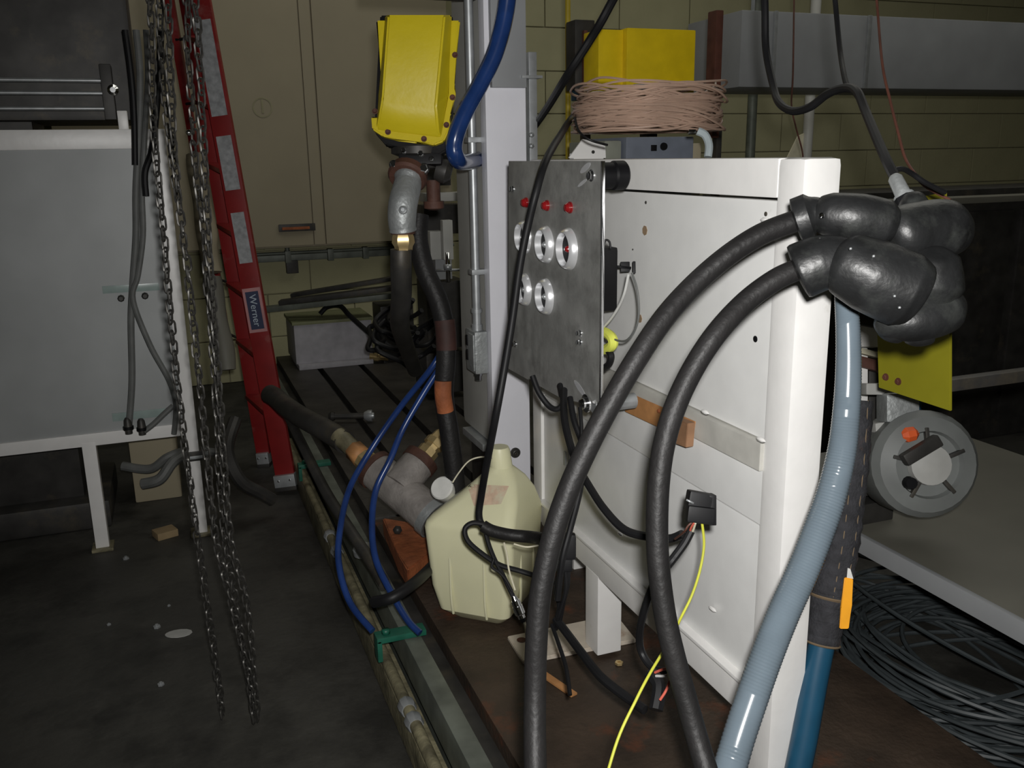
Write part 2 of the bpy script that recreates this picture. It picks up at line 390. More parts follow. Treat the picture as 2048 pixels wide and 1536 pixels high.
cable('hooked_hose', path((640, 628, 5.9), (655, 614, 5.9), (680, 612, 5.85), (700, 632, 5.7), (745, 672, 5.5)), .016, cablem, 'black hooked hose draped over the front of the white box', 'hose')
# tangle of cables and fittings between
for k in range(9):
    rr_ = random.Random(40+k); cx, cy_ = 805+rr_.uniform(-25, 35), 650+rr_.uniform(-20, 45); D = 4.5+rr_.uniform(-.2, .25)
    pts = []
    for q in range(9):
        a = q/9*2*PI*0.86+rr_.uniform(0, .5); pts.append(at(cx+math.cos(a)*rr_.uniform(38, 62), cy_+math.sin(a)*rr_.uniform(22, 40), D+.08*math.sin(a*2)))
    cable('tangled_cable', pts, .012, cablem, 'black cable in the dark tangle on the bed behind the hanging hose', 'cable', group='cables tangled on the bed')
p = at(758, 712, Z=.25)
t = empty('brass_coupling', p, 'small brass coupling lying on the bed below the black tangle', 'fitting')
MB().lathe(p-R0*.06, R0+V((0, 0, -.1)), [(0, .02), (.03, .02), (.03, .03), (.06, .03), (.06, .022), (.12, .022)], 8).build('body', brass, t)
MB().lathe(p-R0*.01, R0+V((0, 0, -.1)), [(0, .032), (.02, .032)], 6).build('nut', brass, t)
p = at(705, 832, Z=.235)
t = empty('hose_clamp', p, 'small black pipe clamp lying on the bed above the brass nipple', 'clamp')
MB().cyl(p-R0*.09, p+R0*.06, .016, 12).build('bar', dk, t)
MB().lathe(p+R0*.06, R0, [(0, .02), (.02, .03), (.04, .03), (.04, .018), (0.05, .016)], 12).build('end_cap', galv, t)
MB().lathe(p-R0*.09, -R0, [(0, .02), (.015, .026), (.03, .018)], 12).build('end_cap', dk, t)

# ============================================================ WHITE GUARD (left)
Yg = 3.70
t = empty('machine_guard', (-.5, Yg, 0), 'white framed guard with grey perforated panel standing at the left', 'machine guard')
xr0 = -.035; xr1 = .03
def leg(mb, p0, p1, wx, wy): mb.box((p0-wx/2, Yg, 0), (p0+wx/2, Yg+wy, p1), .004)
for x in (0.0, -.375, -1.35):
    m_ = MB(); top = 1.62 if x in (0.0, -1.35) else .45
    leg(m_, x, top, .05, .05); m_.build('leg', white, t)
    MB().box((x-.04, Yg-.02, 0), (x+.04, Yg+.07, .012), .003).build('foot_plate', tanm, t)
MB().box((-1.33, Yg+.003, 1.55), (-.022, Yg+.045, 1.62), .004).build('top_rail', white, t)
MB().box((-1.33, Yg+.002, .435), (-.022, Yg+.048, .485), .004).build('bottom_rail', white, t)
MB().box((-1.33, Yg+.012, .485), (-.022, Yg+.02, 1.552)).build('perforated_sheet', perf, t, smooth=False)
p = at(262, 577, Y=Yg); MB().box((p.x-.10, Yg+.006, p.z-.014), (p.x+.10, Yg+.0115, p.z+.014), .001).build('tape_strip', tapem, t)
for px, py in ((242, 597), (290, 592)):
    p = at(px, py, Y=Yg); MB().lathe((p.x, Yg+.012, p.z), nY, [(0, .013), (.015, .013), (.02, .008)], 8).build('clip', dk, t)
p = at(285, 828, Y=Yg); MB().box((p.x-.11, Yg+.006, p.z-.02), (p.x+.09, Yg+.0115, p.z+.012), .001).build('tape_strip', tapem, t)
p = at(408, 910, Y=Yg); MB().box((-.035, Yg-.006, p.z-.02), (.035, Yg+.054, p.z+.02), .003).build('strap', dk, t)
p = at(405, 912, Y=Yg); MB().box((-.036, Yg-.01, p.z-.006), (.036, Yg-.004, p.z+.006), .001).build('strap_clip', galv, t)
# the dark machine behind the guard
t = empty('dark_machine', (-.7, 4.1, 0), 'dark machine with bright horizontal rails above and behind the white guard', 'machine')
MB().box((-1.6, 3.95, 1.66), (-.06, 4.5, 2.9), .02).build('housing', dk, t)
MB().box((-1.5, 3.95, .0), (-.35, 4.5, .12), .02).build('base', dk, t)
MB().box((-1.3, 4.05, .1), (-.45, 4.45, 1.7), .02).build('pedestal', dk, t)
for z in (1.70, 1.755, 1.80): MB().cyl((-1.5, 3.86, z), (-.145, 3.86, z), .008).build('rail', galv, t)
for x in (-1.4, -.16): MB().box((x-.02, 3.85, 1.66), (x+.02, 3.96, 1.86), .004).build('rail_bracket', dk, t)
MB().lathe((-.14, 3.84, 1.765), nY, [(0, .02), (.02, .02), (.03, .01)], 12).build('knob', chrome, t)
MB().box((-.135, 3.80, 1.62), (-.10, 3.86, 1.69), .004).build('post_stub', white, t)
# olive box and sagging sheet below the guard
t = empty('olive_crate', at(300, 905, Y=4.3), 'olive crate half hidden in shadow under the white guard', 'crate')
a = at(262, 930, Y=4.2)
MB().box((a.x, 4.2, .0), (a.x+.2, 4.5, .46), .01).build('body', olive, t)
MB().box((a.x-.01, 4.19, .46), (a.x+.21, 4.51, .48), .004).build('lid', olive, t)
cable('sagging_duct', path((245, 932, 3.95), (300, 938, 3.95), (335, 915, 3.95), (375, 902, 4.0), (430, 905, 4.05)), .02, greyc, 'grey hose sagging under the bottom rail of the white guard', 'hose')
cable('drooping_hose', path((285, 968, 3.9), (320, 958, 3.9), (345, 925, 3.93), (372, 908, 4.0)), .024, greyc, 'shorter drooping grey hose end under the white guard', 'hose')
# cables hanging on the guard
for n_, (pts, r_, lb) in enumerate((
    (((272, 60, 3.5), (280, 150, 3.5), (278, 260, 3.5), (272, 380, 3.5), (272, 470, 3.5), (266, 560, 3.5), (262, 640, 3.5), (264, 760, 3.5), (258, 850, 3.5)), .0125, 'grey cable hanging straight down the perforated panel'),
    (((292, 60, 3.52), (296, 150, 3.52), (290, 260, 3.52), (284, 380, 3.51), (286, 470, 3.52), (276, 550, 3.5), (266, 600, 3.5), (300, 690, 3.5), (338, 760, 3.5), (352, 810, 3.5), (348, 868, 3.52)), .0105, 'grey cable branching aside down the perforated panel'),
    (((322, 60, 3.45), (318, 150, 3.45), (312, 230, 3.45), (304, 300, 3.46), (290, 345, 3.48), (292, 392, 3.48)), .012, 'short dark cable with a hook hanging at the top of the perforated panel'),
    (((250, 60, 3.6), (262, 150, 3.55), (268, 230, 3.55), (270, 330, 3.53)), .011, 'dark cable leftmost in the bundle above the white guard'))):
    cable('hanging_cable', ypath((3.66, 3.63, 3.60, 3.64)[n_], *pts), r_, greyc if n_ < 2 else cablem, lb, 'cable')
for k, (px, py, lb) in enumerate(((256, 850, 'left black plug at the bottom of the perforated panel'), (283, 852, 'right black plug at the bottom of the perforated panel'))):
    p = at(px, py, Y=3.655); t = empty('cable_plug', p, lb, 'plug')
    MB().lathe(p+V((0, 0, .03)), (0, 0, -1), [(0, .008), (.01, .014), (.05, .018), (.05, .014), (.065, .014)], 12).build('shell', dk, t)
    MB().lathe(p+V((0, 0, -.005)), (0, 0, -1), [(0, .02), (.012, .02)], 12).build('collar', black, t)
cable('plug_lead', ypath(3.655, (283, 866, 3.5), (305, 850, 3.5), (328, 828, 3.5), (346, 812, 3.5)), .011, greyc, 'short grey lead rising from the right plug to the branch cable', 'cable')

# ============================================================ LADDER
t = empty('step_ladder', at(572, 985, Y=4.06), 'folded red fibreglass step ladder leaning beside the hanging chains', 'ladder')
def rail(top, bot, wpx, name, Yt, Yb, m, th=.028, label=None):
    a = at(*top, Y=Yt); b = at(*bot, Y=Yb); d = b-a; side = R0
    D = (b-CAMP).dot(FW); wd = wpx*D/FPX
    ax = d.normalized(); sd = (side-ax*side.dot(ax)).normalized(); nn = ax.cross(sd)
    mb = MB()
    c_ = (a+b)/2
    mb.obox(c_, (wd, .006, d.length), sd, -ax, .001)
    for s_ in (-1, 1): mb.obox(c_+sd*s_*(wd/2-.003)+nn*(0.5*th)*(1 if nn.y > 0 else -1), (.006, th, d.length), sd, -ax, .001)
    return mb.build(name, m, t, label=label), a, b, sd, ax, wd
ra = rail((373, -140), (570, 952), 38, 'side_rail', 4.30, 4.07, redl, label='front side rail carrying the labels')
rb_ = rail((349, -140), (526, 908), 26, 'side_rail', 4.60, 4.50, redl)
rc_ = rail((314, -140), (455, 700), 14, 'rear_rail', 4.55, 4.75, redl)
for k in range(8):
    f = .07+k*.115
    p = ra[1].lerp(ra[2], f)+V((0, .03, 0)); q = rb_[1].lerp(rb_[2], f); q2 = rc_[1].lerp(rc_[2], min(1, f*1.25))
    MB().obox((p+q)/2, ((q-p).length, .08, .02), q-p, (0, 0, 1), .003).build('step', redl, t)
    if f*1.25 < 1: MB().cyl(q, q2, .007, 8).build('rear_brace', dk, t)
def on_rail(f0, f1, wfrac, m, name, label=None, off=.005):
    """flat plate lying on the front rail between the pixel rows f0..f1"""
    a, b, sd, ax, wd = ra[1:]
    u0 = (f0-0)/952; u1 = (f1-0)/952
    # find the fractions by projecting
    def frac(py):
        lo, hi = 0., 1.
        for _ in range(24):
            mid = (lo+hi)/2; p = a.lerp(b, mid)-CAMP; y = 768-FPX*p.dot(UP)/p.dot(FW)
            if y < py: lo = mid
            else: hi = mid
        return lo
    p, q = a.lerp(b, frac(f0)), a.lerp(b, frac(f1)); nn = ax.cross(sd); nn = nn if nn.y < 0 else -nn
    c_ = (p+q)/2+nn*off
    mb = MB().obox(c_, (wd*wfrac, .0015, (q-p).length), sd, -ax)
    return mb.build(name, m, t, smooth=False, label=label), c_, sd, ax, nn, wd, (q-p).length
on_rail(40, 232, .78, lab, 'label', 'grey printed safety label')
on_rail(272, 380, .74, lab, 'label', 'grey printed safety label')
on_rail(425, 526, .66, lab, 'label', 'pale printed label')
on_rail(576, 664, .92, pinkl, 'badge_border')
bd = on_rail(583, 658, .66, labd, 'badge', 'dark blue badge with pale writing', .0065)
def textmesh(txt, size, m, parent, c, xd, yd, name, ext=.0004):
    cu = bpy.data.curves.new('txt', 'FONT'); cu.body = txt; cu.size = size; cu.extrude = ext; cu.align_x = 'CENTER'; cu.align_y = 'CENTER'
    ob = bpy.data.objects.new('txt', cu); C.objects.link(ob); bpy.context.view_layer.update()
    me = bpy.data.meshes.new_from_object(ob.evaluated_get(bpy.context.evaluated_depsgraph_get())); bpy.data.objects.remove(ob)
    xd = V(xd).normalized(); zd = xd.cross(V(yd)).normalized(); yd = zd.cross(xd)
    R = Matrix((xd, yd, zd)).transposed()
    for v in me.vertices: v.co = R @ v.co
    me.materials.clear(); me.materials.append(m)
    o_ = bpy.data.objects.new(name, me); C.objects.link(o_); o_.parent = parent; o_.location = V(c)-WL[parent.name]; return o_
textmesh('Werner', .044, labw, t, bd[1]+bd[4]*.0015, bd[3], bd[2], 'badge_lettering')
for (r_, px, py, s_) in ((ra, 572, 967, 42), (rb_, 527, 918, 26)):
    a, b, sd, ax, wd = r_[1:]
    f = MB(); f.obox(b+ax*.02, (s_*4.2/FPX, .05, .06), sd, -ax, .004); fo = f.build('shoe', galv, t)
    MB().obox(b+ax*.055, (s_*4.4/FPX, .06, .018), sd, -ax, .003).build('tread', dk, fo)
    for s2 in (-.3, .3):
        q = b+ax*.015+sd*wd*s2; nn = ax.cross(sd); nn = nn if nn.y < 0 else -nn
        MB().lathe(q+nn*.024, nn, [(0, .006), (.004, .005), (.006, 0)], 10).build('rivet', chrome, fo)
p = at(378, 265, Y=4.4); MB().lathe(p, nY, [(0, .014), (.01, .012), (.014, 0)], 10).build('rivet', chrome, t)

# ============================================================ CHAINS
def link_mesh():
    """one chain link, 30 mm long, along local z"""
    b = MB(); L_, W_, r = .0140, .0078, .0028
    pts = [V((0, 0, L_+0))]; pts = []
    for q in range(6): a = -0+PI*q/5; pts.append(V((W_*math.cos(a), 0, L_*.75+W_*math.sin(a))))
    for q in range(6): a = PI+PI*q/5; pts.append(V((W_*math.cos(a), 0, -L_*.75+W_*math.sin(a))))
    b.tube(pts, r, 5, 1, closed=True); return b
tmpl = link_mesh().build('tmp', chainm, origin=(0, 0, 0)); lmesh = tmpl.data; bpy.data.objects.remove(tmpl)
lmesh.name = 'link'
def chain(rows, Y, label, wob=.004, seed=1):
    rng = random.Random(seed)
    pts = smooth([at(px, py, Y=Y) for px, py in rows], 12)
    t_ = empty('hoist_chain', pts[-1], label, 'chain', None)
    pitch = .0255; acc = 0; i = 0; k = 0; pos = pts[0].copy()
    seg = 0; d = 0
    tot = [0]
    for a, b in zip(pts, pts[1:]): tot.append(tot[-1]+(b-a).length)
    s_ = 0
    while s_ < tot[-1]-.01:
        while seg < len(tot)-2 and tot[seg+1] < s_: seg += 1
        f = (s_-tot[seg])/(tot[seg+1]-tot[seg]); p = pts[seg].lerp(pts[seg+1], f); ax = (pts[seg+1]-pts[seg]).normalized()
        p = p+V((rng.uniform(-wob, wob)*.4, rng.uniform(-wob, wob)*.4, 0))
        o_ = bpy.data.objects.new('link', lmesh); C.objects.link(o_); o_.parent = t_
        q = ax.to_track_quat('Z', 'Y').to_matrix()
        q = q @ Matrix.Rotation((k % 2)*PI/2+.5+rng.uniform(-.25, .25), 3, 'Z') @ Matrix.Rotation(rng.uniform(-.1, .1), 3, 'X')
        o_.rotation_euler = q.to_euler(); o_.location = p-pts[-1]; s_ += pitch; k += 1
    return t_
chain([(288, -180), (300, 0), (305, 150), (310, 290), (328, 470), (355, 770), (393, 1060), (411, 1185), (431, 1322), (447, 1450)], 2.35, 'leftmost of the hanging steel chains, in front of the perforated panel', seed=1)
chain([(323, -180), (335, 0), (340, 150), (350, 330), (367, 470), (400, 770), (430, 1060), (464, 1210), (481, 1275), (500, 1371), (508, 1450)], 2.20, 'second hanging chain from the left, beside the white guard leg', seed=2)
chain([(378, -180), (390, 0), (400, 150), (408, 300), (417, 470), (437, 770), (460, 1060), (486, 1167), (500, 1253), (507, 1339), (516, 1440)], 2.20, 'hanging chain next to the red ladder, rightmost of the long strands', seed=3)
chain([(360, -180), (372, 0), (380, 150), (392, 330), (408, 470), (420, 640), (434, 850), (448, 1060), (470, 1200), (490, 1310), (506, 1430)], 2.30, 'thin chain between the two right strands, twisting down to the floor', wob=.008, seed=4)
chain([(318, 0), (322, 100), (330, 200), (346, 330), (358, 400)], 2.5, 'short chain end hanging high in the chain bundle', seed=5)
# green drapes of rag behind chains
t = tag(MB().tube(path((392, 310, 4.05), (402, 390, 4.05), (414, 470, 4.05), (424, 545, 4.05)), .048, 12, 6, rf=lambda i, f: .92+.08*math.sin(i*.7)).build('olive_cloth', olive), 'narrow olive cloth hanging behind the chains', 'cloth')
t = tag(MB().tube(path((424, 555, 4.0), (434, 620, 4.0), (448, 690, 4.0), (455, 740, 4.0)), .044, 12, 6, rf=lambda i, f: .92+.08*math.sin(i*.6)).build('grey_bag', tabm), 'grey-olive bag hanging lower behind the chains', 'bag')
cable('floor_hose', path((470, 840, 3.9), (455, 900, 3.8), (480, 960, 3.8), (520, 985, 3.85), (545, 1000, 3.9)), .028, dk, 'dark hose curling to the floor at the ladder foot', 'hose')

# ============================================================ COLUMN + conduit
Yk = 2.62; kx0, kx1 = at(980, 600, Y=Yk).x, at(1057, 600, Y=Yk).x
t = empty('white_column', ((kx0+kx1)/2, Yk, ZB), 'tall white steel column standing on the bed left of the bench', 'column')
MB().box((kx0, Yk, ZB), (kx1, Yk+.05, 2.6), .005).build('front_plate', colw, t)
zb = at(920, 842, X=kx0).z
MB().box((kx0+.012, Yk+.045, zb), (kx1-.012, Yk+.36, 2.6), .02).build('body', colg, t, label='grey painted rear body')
MB().box((kx0-.004, Yk+.02, 2.0), (kx0+.002, Yk+.05, 2.6), .001).build('edge_strip', colw, t)
p = at(945, 858, X=kx0-.01)
MB().box((kx0-.01, Yk+.08, zb-.03), (kx0+.10, Yk+.3, zb-.005), .004).build('foot_bracket', galv, t)
MB().box((kx0+.02, Yk+.1, ZB), (kx1-.02, Yk+.3, zb-.02), .01).build('pedestal', dk, t)
b1 = at(1030, 905, Y=Yk); 
o = MB().lathe(b1, nY, [(0, .017), (.006, .017), (.006, .011), (.012, .012), (.014, .009), (.008, .007), (.008, 0)], 20).build('bolt', dk, t)
MB().lathe(b1+nY*.007, nY, [(0, .007), (.004, .004), (.005, 0)], 12).build('bolt_pin', chrome, t)
zz = at(1015, 176, Y=Yk).z
MB().box((kx0+.015, Yk-.02, zz), (kx1-.005, Yk+.002, 2.3), .003).build('head_plate', sheet, t)
# strut
x0, x1_ = at(1054, 250, Y=Yk+.02).x, at(1070, 250, Y=Yk+.02).x
t2 = empty('strut_channel', (x1_, Yk+.03, 1.5), 'narrow galvanised strut channel fixed to the right side of the white column', 'strut')
MB().box((x0+.004, Yk+.01, 1.05), (x1_+.004, Yk+.05, 1.80), .003).build('channel', galv, t2)
p = at(1056, 155, Y=Yk)
MB().box((p.x-.03, Yk-.03, p.z-.004), (p.x+.035, Yk+.05, p.z+.004), .001).build('end_lip', galv, t2)
for py in (270, 292): 
    p = at(1062, py, Y=Yk+.01); MB().lathe(p, nY, [(0, .008), (.008, .008)], 6).build('nut', galv, t2)
# conduit
xc = kx0-.022; yc = at(950, 500, X=xc).y
t = empty('conduit', (xc, yc, 1.0), 'vertical galvanised conduit with junction box on the side of the white column', 'conduit')
zt_, zb_ = 2.6, at(955, 655, X=xc).z
MB().cyl((xc, yc, zb_), (xc, yc, zt_), .0135, 16).build('pipe', galv, t)
z1 = at(955, 618, X=xc).z
MB().lathe((xc, yc, z1), (0, 0, -1), [(0, .018), (.012, .018), (.012, .0145), (.05, .0145), (.05, .018), (.07, .018)], 16).build('coupling', galv, t)
z2 = at(955, 742, X=xc).z; zb2 = at(955, 657, X=xc).z
bx = MB().box((xc-.022, yc-.04, z2), (xc+.022, yc+.055, zb2-.005), .007).build('junction_box', cast, t)
MB().box((xc-.026, yc-.034, z2+.01), (xc-.020, yc+.02, zb2-.015), .002).build('cover', cast, bx)
for (za, zb3) in ((.58, .82), (.24, .48)):
    h_ = zb2-z2; MB().box((xc-.026, yc+.028, z2+h_*za), (xc-.02, yc+.046, z2+h_*zb3), .002).build('knockout', black, bx)
MB().lathe((xc, yc, z2), (0, 0, -1), [(0, .015), (.012, .015), (.012, .012), (.028, .012), (.03, .008)], 8).build('gland', chrome, t)
for z in (1.55, 1.15):
    MB().box((xc-.018, yc-.02, z-.008), (xc+.03, yc+.02, z+.008), .002).build('clamp', galv, t)
# blue hose
cable('blue_air_hose', path((1022, -90, 2.38), (1012, 19, 2.42), (992, 100, 2.44), (962, 165, 2.45), (925, 235, 2.45), (908, 290, 2.46), (918, 322, 2.5), (945, 322, 2.7), (958, 318, 2.8)), .0235, blueh, 'thick dark blue hose bending beside the yellow cover', 'hose', n=16)

# ============================================================ YELLOW ACTUATOR & piping
D0 = 2.45
t = empty('yellow_actuator', at(830, 300, D0), 'yellow cast cover with bolted flange on a black valve at top centre', 'actuator')
def ppoly(pts, D): return [at(a, b, D) for a, b in pts]
MB().prism(ppoly([(752, 40), (770, 240-0), (742, 232), (744, 258), (765, 272), (792, 278), (830, 280), (868, 290), (888, 282), (900, 255), (898, 225), (912, 190), (906, 165), (920, 40)], D0+.02), FW*.022, .004).build('flange', yellow, t)
# domed cover: frustum made of two facets
a1 = ppoly([(770, 30), (757, 190), (752, 262), (884, 278), (898, 190), (905, 30)], D0+.02)
a2 = ppoly([(776, 30), (764, 198), (872, 212), (890, 30)], D0-.035)
a3 = ppoly([(754, 250), (876, 266)], D0+.005)
bm_ = MB(); v = [bm_.b.verts.new(p) for p in a1+a2+a3]
for f in ((0, 1, 7, 6), (5, 9, 8, 4), (6, 7, 8, 9), (1, 2, 10, 7), (2, 3, 11, 10), (3, 4, 8, 11), (7, 10, 11, 8), (0, 6, 9, 5), (0, 5, 4, 3, 2, 1)): bm_.b.faces.new([v[i] for i in f])
bmesh.ops.bevel(bm_.b, geom=list(bm_.b.edges), offset=.005, segments=2, affect='EDGES')
bm_.build('cover', yellow, t)
for (px, py) in ((750, 223), (776, 264), (848, 278), (905, 195), (893, 250), (765, 170), (910, 110)):
    bolt(at(px, py, D0+.015), -FW, .006, .008, brownp, t)
for pts in (((772, 170), (784, 178), (780, 186)), ((786, 168), (794, 184), (790, 190)), ((796, 172), (798, 188)), ((808, 176), (806, 190)), ((784, 158), (796, 160))):
    MB().tube([at(a, b, D0-.0085+(b-100)*.00006) for a, b in pts], .0014, 6, 3).build('scrawl', dk, t)
MB().prism(ppoly([(748, 262), (772, 290), (812, 294), (842, 306), (878, 310), (900, 296), (905, 240), (905, 30), (760, 30)], D0+.045), FW*.035, .004).build('gasket_plate', black, t)
MB().box(at(830, 60, D0+.1)+V((-.12, 0, .1)), at(830, 60, D0+.1)+V((.35, .12, .16)), .004).build('mounting_arm', dk, t)
t = empty('black_valve', at(830, 320, 2.52), 'black valve body with bright bolts under the yellow cover', 'valve')
MB().lathe(at(835, 292, 2.55), V((0, 0, -1)), [(0, .075), (.02, .075), (.03, .05), (.045, .05), (.045, .062), (.06, .062), (.065, .04)], 24).build('body', dk, t)
MB().obox(at(842, 318, 2.53), (.12, .06, .045), R0, UP, .008).build('block', black, t)
MB().lathe(at(872, 338, 2.55), R0+V((0, 0, -.3)), [(0, .028), (.02, .034), (.03, .034), (.045, .02)], 14).build('side_port', dk, t)
for (px, py, r_) in ((788, 330, .010), (848, 338, .012), (808, 302, .007), (842, 308, .007), (863, 318, .006)):
    bolt(at(px, py, 2.49), -FW, r_, .016, chrome, t)
t = empty('pipe_elbow', at(808, 420, 2.5), 'grey cast street elbow with rusty flange below the black valve', 'pipe fitting')
MB().lathe(at(818, 345, 2.52), at(812, 362, 2.5)-at(818, 345, 2.52), [(0, .054), (.02, .056), (.028, .05)], 22).build('flange', rustd, t)
pp = path((818, 350, 2.51), (814, 375, 2.50), (806, 408, 2.485), (804, 440, 2.49), (806, 462, 2.50))
MB().tube(pp, .036, 20, 6, rf=lambda i, f: 1.0+.12*math.sin(f*PI)+(.1 if f < .09 else 0)+(.06 if f > .93 else 0)).build('elbow_body', cast, t)
MB().lathe(at(806, 420, 2.44), -FW, [(0, .012), (.006, .011), (.008, .007), (.004, .005), (.004, 0)], 14).build('centre_mark', galv, t)
MB().lathe(at(806, 459, 2.5), V((0, 0, -1)), [(0, .034), (.012, .034)], 20).build('rust_ring', rustd, t)
MB().lathe(at(806, 468, 2.5), V((0, 0, -1)), [(0, .027), (.008, .030), (.024, .032), (.034, .026), (.045, .024)], 6).build('brass_nut', brass, t)
MB().lathe(at(866, 360, 2.6), V((0, 0, -1)), [(0, .02), (.06, .02), (.06, .03), (.08, .03), (.085, .015)], 12).build('side_stub', rustd, t)
cable('upright_hose', path((802, 499, 2.5), (802, 540, 2.52), (803, 590, 2.6), (800, 650, 2.8), (815, 700, 3.3), (830, 740, 3.6)), .030, dk, 'dark upright hose dropping from the brass nut of the elbow', 'hose', n=14)
cable('braided_hose', path((838, 430, 2.62), (836, 480, 2.62), (850, 540, 2.62), (876, 600, 2.62), (890, 660, 2.62), (892, 720, 2.63), (888, 790, 2.65), (898, 860, 2.66), (908, 940, 2.68), (914, 1000, 2.7)), .029, rubber, 'thick black hose curving down beside the white column', 'hose', n=16)
t = tag(MB().tube(path((886, 762, 2.62), (886, 790, 2.625), (891, 822, 2.64)), .025, 16, 6).build('orange_wrap', rust), 'rust-orange wrap around the black hose beside the column', 'wrap')
tag(MB().tube(path((889, 640, 2.615), (892, 670, 2.62), (893, 700, 2.625)), .0306, 16, 6).build('red_wrap', mat('dull_red', (0.045, 0.018, 0.014), 0.7, var=0.3)), 'faded red-brown wrap higher on the black hose', 'wrap')
tag(MB().tube(path((911, 885, 2.74), (914, 930, 2.75), (913, 960, 2.75)), .012, 10, 6).build('rusty_rod', rust), 'thin rusty rod standing behind the jug', 'rod')
# grey machinery seen in the gap left of the column
t = empty('background_unit', at(885, 600, Y=4.6), 'grey and black machine parts in the gap behind the column', 'machine')
def bgbox(x0_, y0_, x1__, y1_, Y, dpt, m, name, bev=.004):
    a = at(x0_, y1_, Y=Y); b = at(x1__, y0_, Y=Y); return MB().box((a.x, Y, min(a.z, b.z)), (b.x, Y+dpt, max(a.z, b.z)), bev).build(name, m, t)
bgbox(850, 384, 930, 404, 4.5, .1, colg, 'rail'); bgbox(850, 408, 930, 470, 4.6, .15, dk, 'motor'); bgbox(862, 462, 886, 520, 4.5, .08, colg, 'bracket')
bgbox(872, 470, 902, 560, 4.55, .1, sheet, 'plate'); bgbox(888, 440, 905, 520, 4.45, .05, colg, 'column')
bgbox(858, 560, 930, 700, 4.6, .2, dk, 'cabinet'); bgbox(850, 310, 900, 372, 4.55, .1, dk, 'hood')
bgbox(856, 700, 935, 790, 4.65, .25, dk, 'plinth')
p = at(896, 540, Y=4.42); MB().cyl(p+V((0, 0, -.06)), p+V((0, 0, .09)), .012, 10).build('stem', chrome, t)
MB().cyl(p+R0*-.06, p+R0*.06, .007, 8).build('handle', galv, t)
MB().lathe(p+V((0, 0, .0)), (0, 0, 1), [(0, .022), (.03, .022)], 8).build('nut', galv, t)

teem = mat('weathered_iron', (0.30, 0.275, 0.255), 0.6, 0.15, var=0.3, scale=14, bump=0.3)
# tee with brass nipples
t = empty('pipe_tee', at(800, 980, 2.95), 'grey pipe tee with brass nipples lying left of the jug', 'pipe fitting')
ta = at(747, 936, 3.02); tb = at(872, 1040, 2.9)
MB().cyl(ta, tb, .064, 22).build('tee_body', teem, t)
MB().lathe(ta, ta-tb, [(0, .069), (-.02, .069)], 22).build('rim', rustd, t)
MB().lathe(tb, tb-ta, [(0, .069), (-.03, .069)], 22).build('rim', cast, t)
MB().cyl(tb, at(900, 1068, 2.86), .046, 20).build('outlet_pipe', teem, t)
br0 = at(795, 975, 2.95); br1 = at(838, 925, 3.0)
MB().cyl(br0, br1, .058, 22).build('tee_branch', teem, t)
MB().lathe(br1, br1-br0, [(-.01, .062), (.02, .062)], 22).build('rim', rustd, t)
e1 = at(885, 868, 3.05)
d_ = e1-br1; l_ = d_.length
MB().lathe(br1+d_*.15, d_, [(0, .026), (l_*.1, .026), (l_*.1, .036), (l_*.3, .036), (l_*.3, .028), (l_*.42, .03), (l_*.42, .036), (l_*.6, .036), (l_*.62, .03), (l_*.85, .026)], 8).build('brass_nipple', brass, t)
e2 = at(684, 878, 3.1); d_ = e2-ta; l_ = d_.length
MB().lathe(ta, d_, [(0, .03), (l_*.18, .03), (l_*.18, .038), (l_*.32, .038), (l_*.34, .03)], 8).build('brass_nipple', brass, t)
MB().lathe(ta+d_*.34, d_, [(0, .036), (l_*.3, .036)], 6).build('orange_nut', copper, t)
MB().lathe(ta+d_*.64, d_, [(0, .030), (l_*.36, .032), (l_*.5, .03)], 14).build('hose_tail', tanm, t)
cable('tee_hose', path((690, 884, 3.1), (655, 862, 3.2), (610, 838, 3.4), (575, 815, 3.6), (552, 795, 3.75), (540, 788, 3.8)), .040, dk, 'thick dark hose running from the tee to the ladder side', 'hose', n=16)
cable('dark_hose', path((560, 800, 3.75), (600, 880, 3.4), (650, 980, 3.05), (700, 1060, 2.8), (740, 1120, 2.65), (770, 1170, 2.55)), .018, dk, 'dark hose lying along the left edge of the bed', 'hose', n=12)
cable('black_stub_hose', path((748, 1204, 2.41), (785, 1195, 2.38), (830, 1165, 2.44), (862, 1135, 2.60), (885, 1110, 2.74), (905, 1090, 2.84)), .016, cablem, 'short glossy black hose passing behind the jug', 'hose', n=14)
p = at(728, 1098, Z=.24)
tag(MB().lathe(p, (0, 0, 1), [(-.02, .012), (-.02, .035), (.0, .038), (.012, .03), (.012, .012), (-.02, .012)], 14, cap=False).build('ring_nut', galv), 'shiny ring nut on the bed edge beside the blue tubing', 'nut')
# two thin blue tubes
cable('blue_tube', path((885, 700, 2.7), (860, 740, 2.7), (800, 815, 2.75), (745, 895, 2.75), (700, 975, 2.7), (680, 1060, 2.6), (678, 1130, 2.55), (700, 1205, 2.5), (745, 1262, 2.45)), .0095, bluet, 'left thin blue tube looping down beside the bed edge', 'tube', n=12)
cable('blue_tube', path((880, 735, 2.66), (845, 790, 2.66), (805, 860, 2.65), (780, 920, 2.62), (752, 980, 2.6), (744, 1050, 2.55), (752, 1120, 2.5), (785, 1190, 2.45), (815, 1240, 2.42), (840, 1266, 2.40)), .0095, bluet, 'right thin blue tube passing over the tee', 'tube', n=12)

rpm = mat('brown_stain', (0.30, 0.21, 0.13), 0.7, var=0.2)
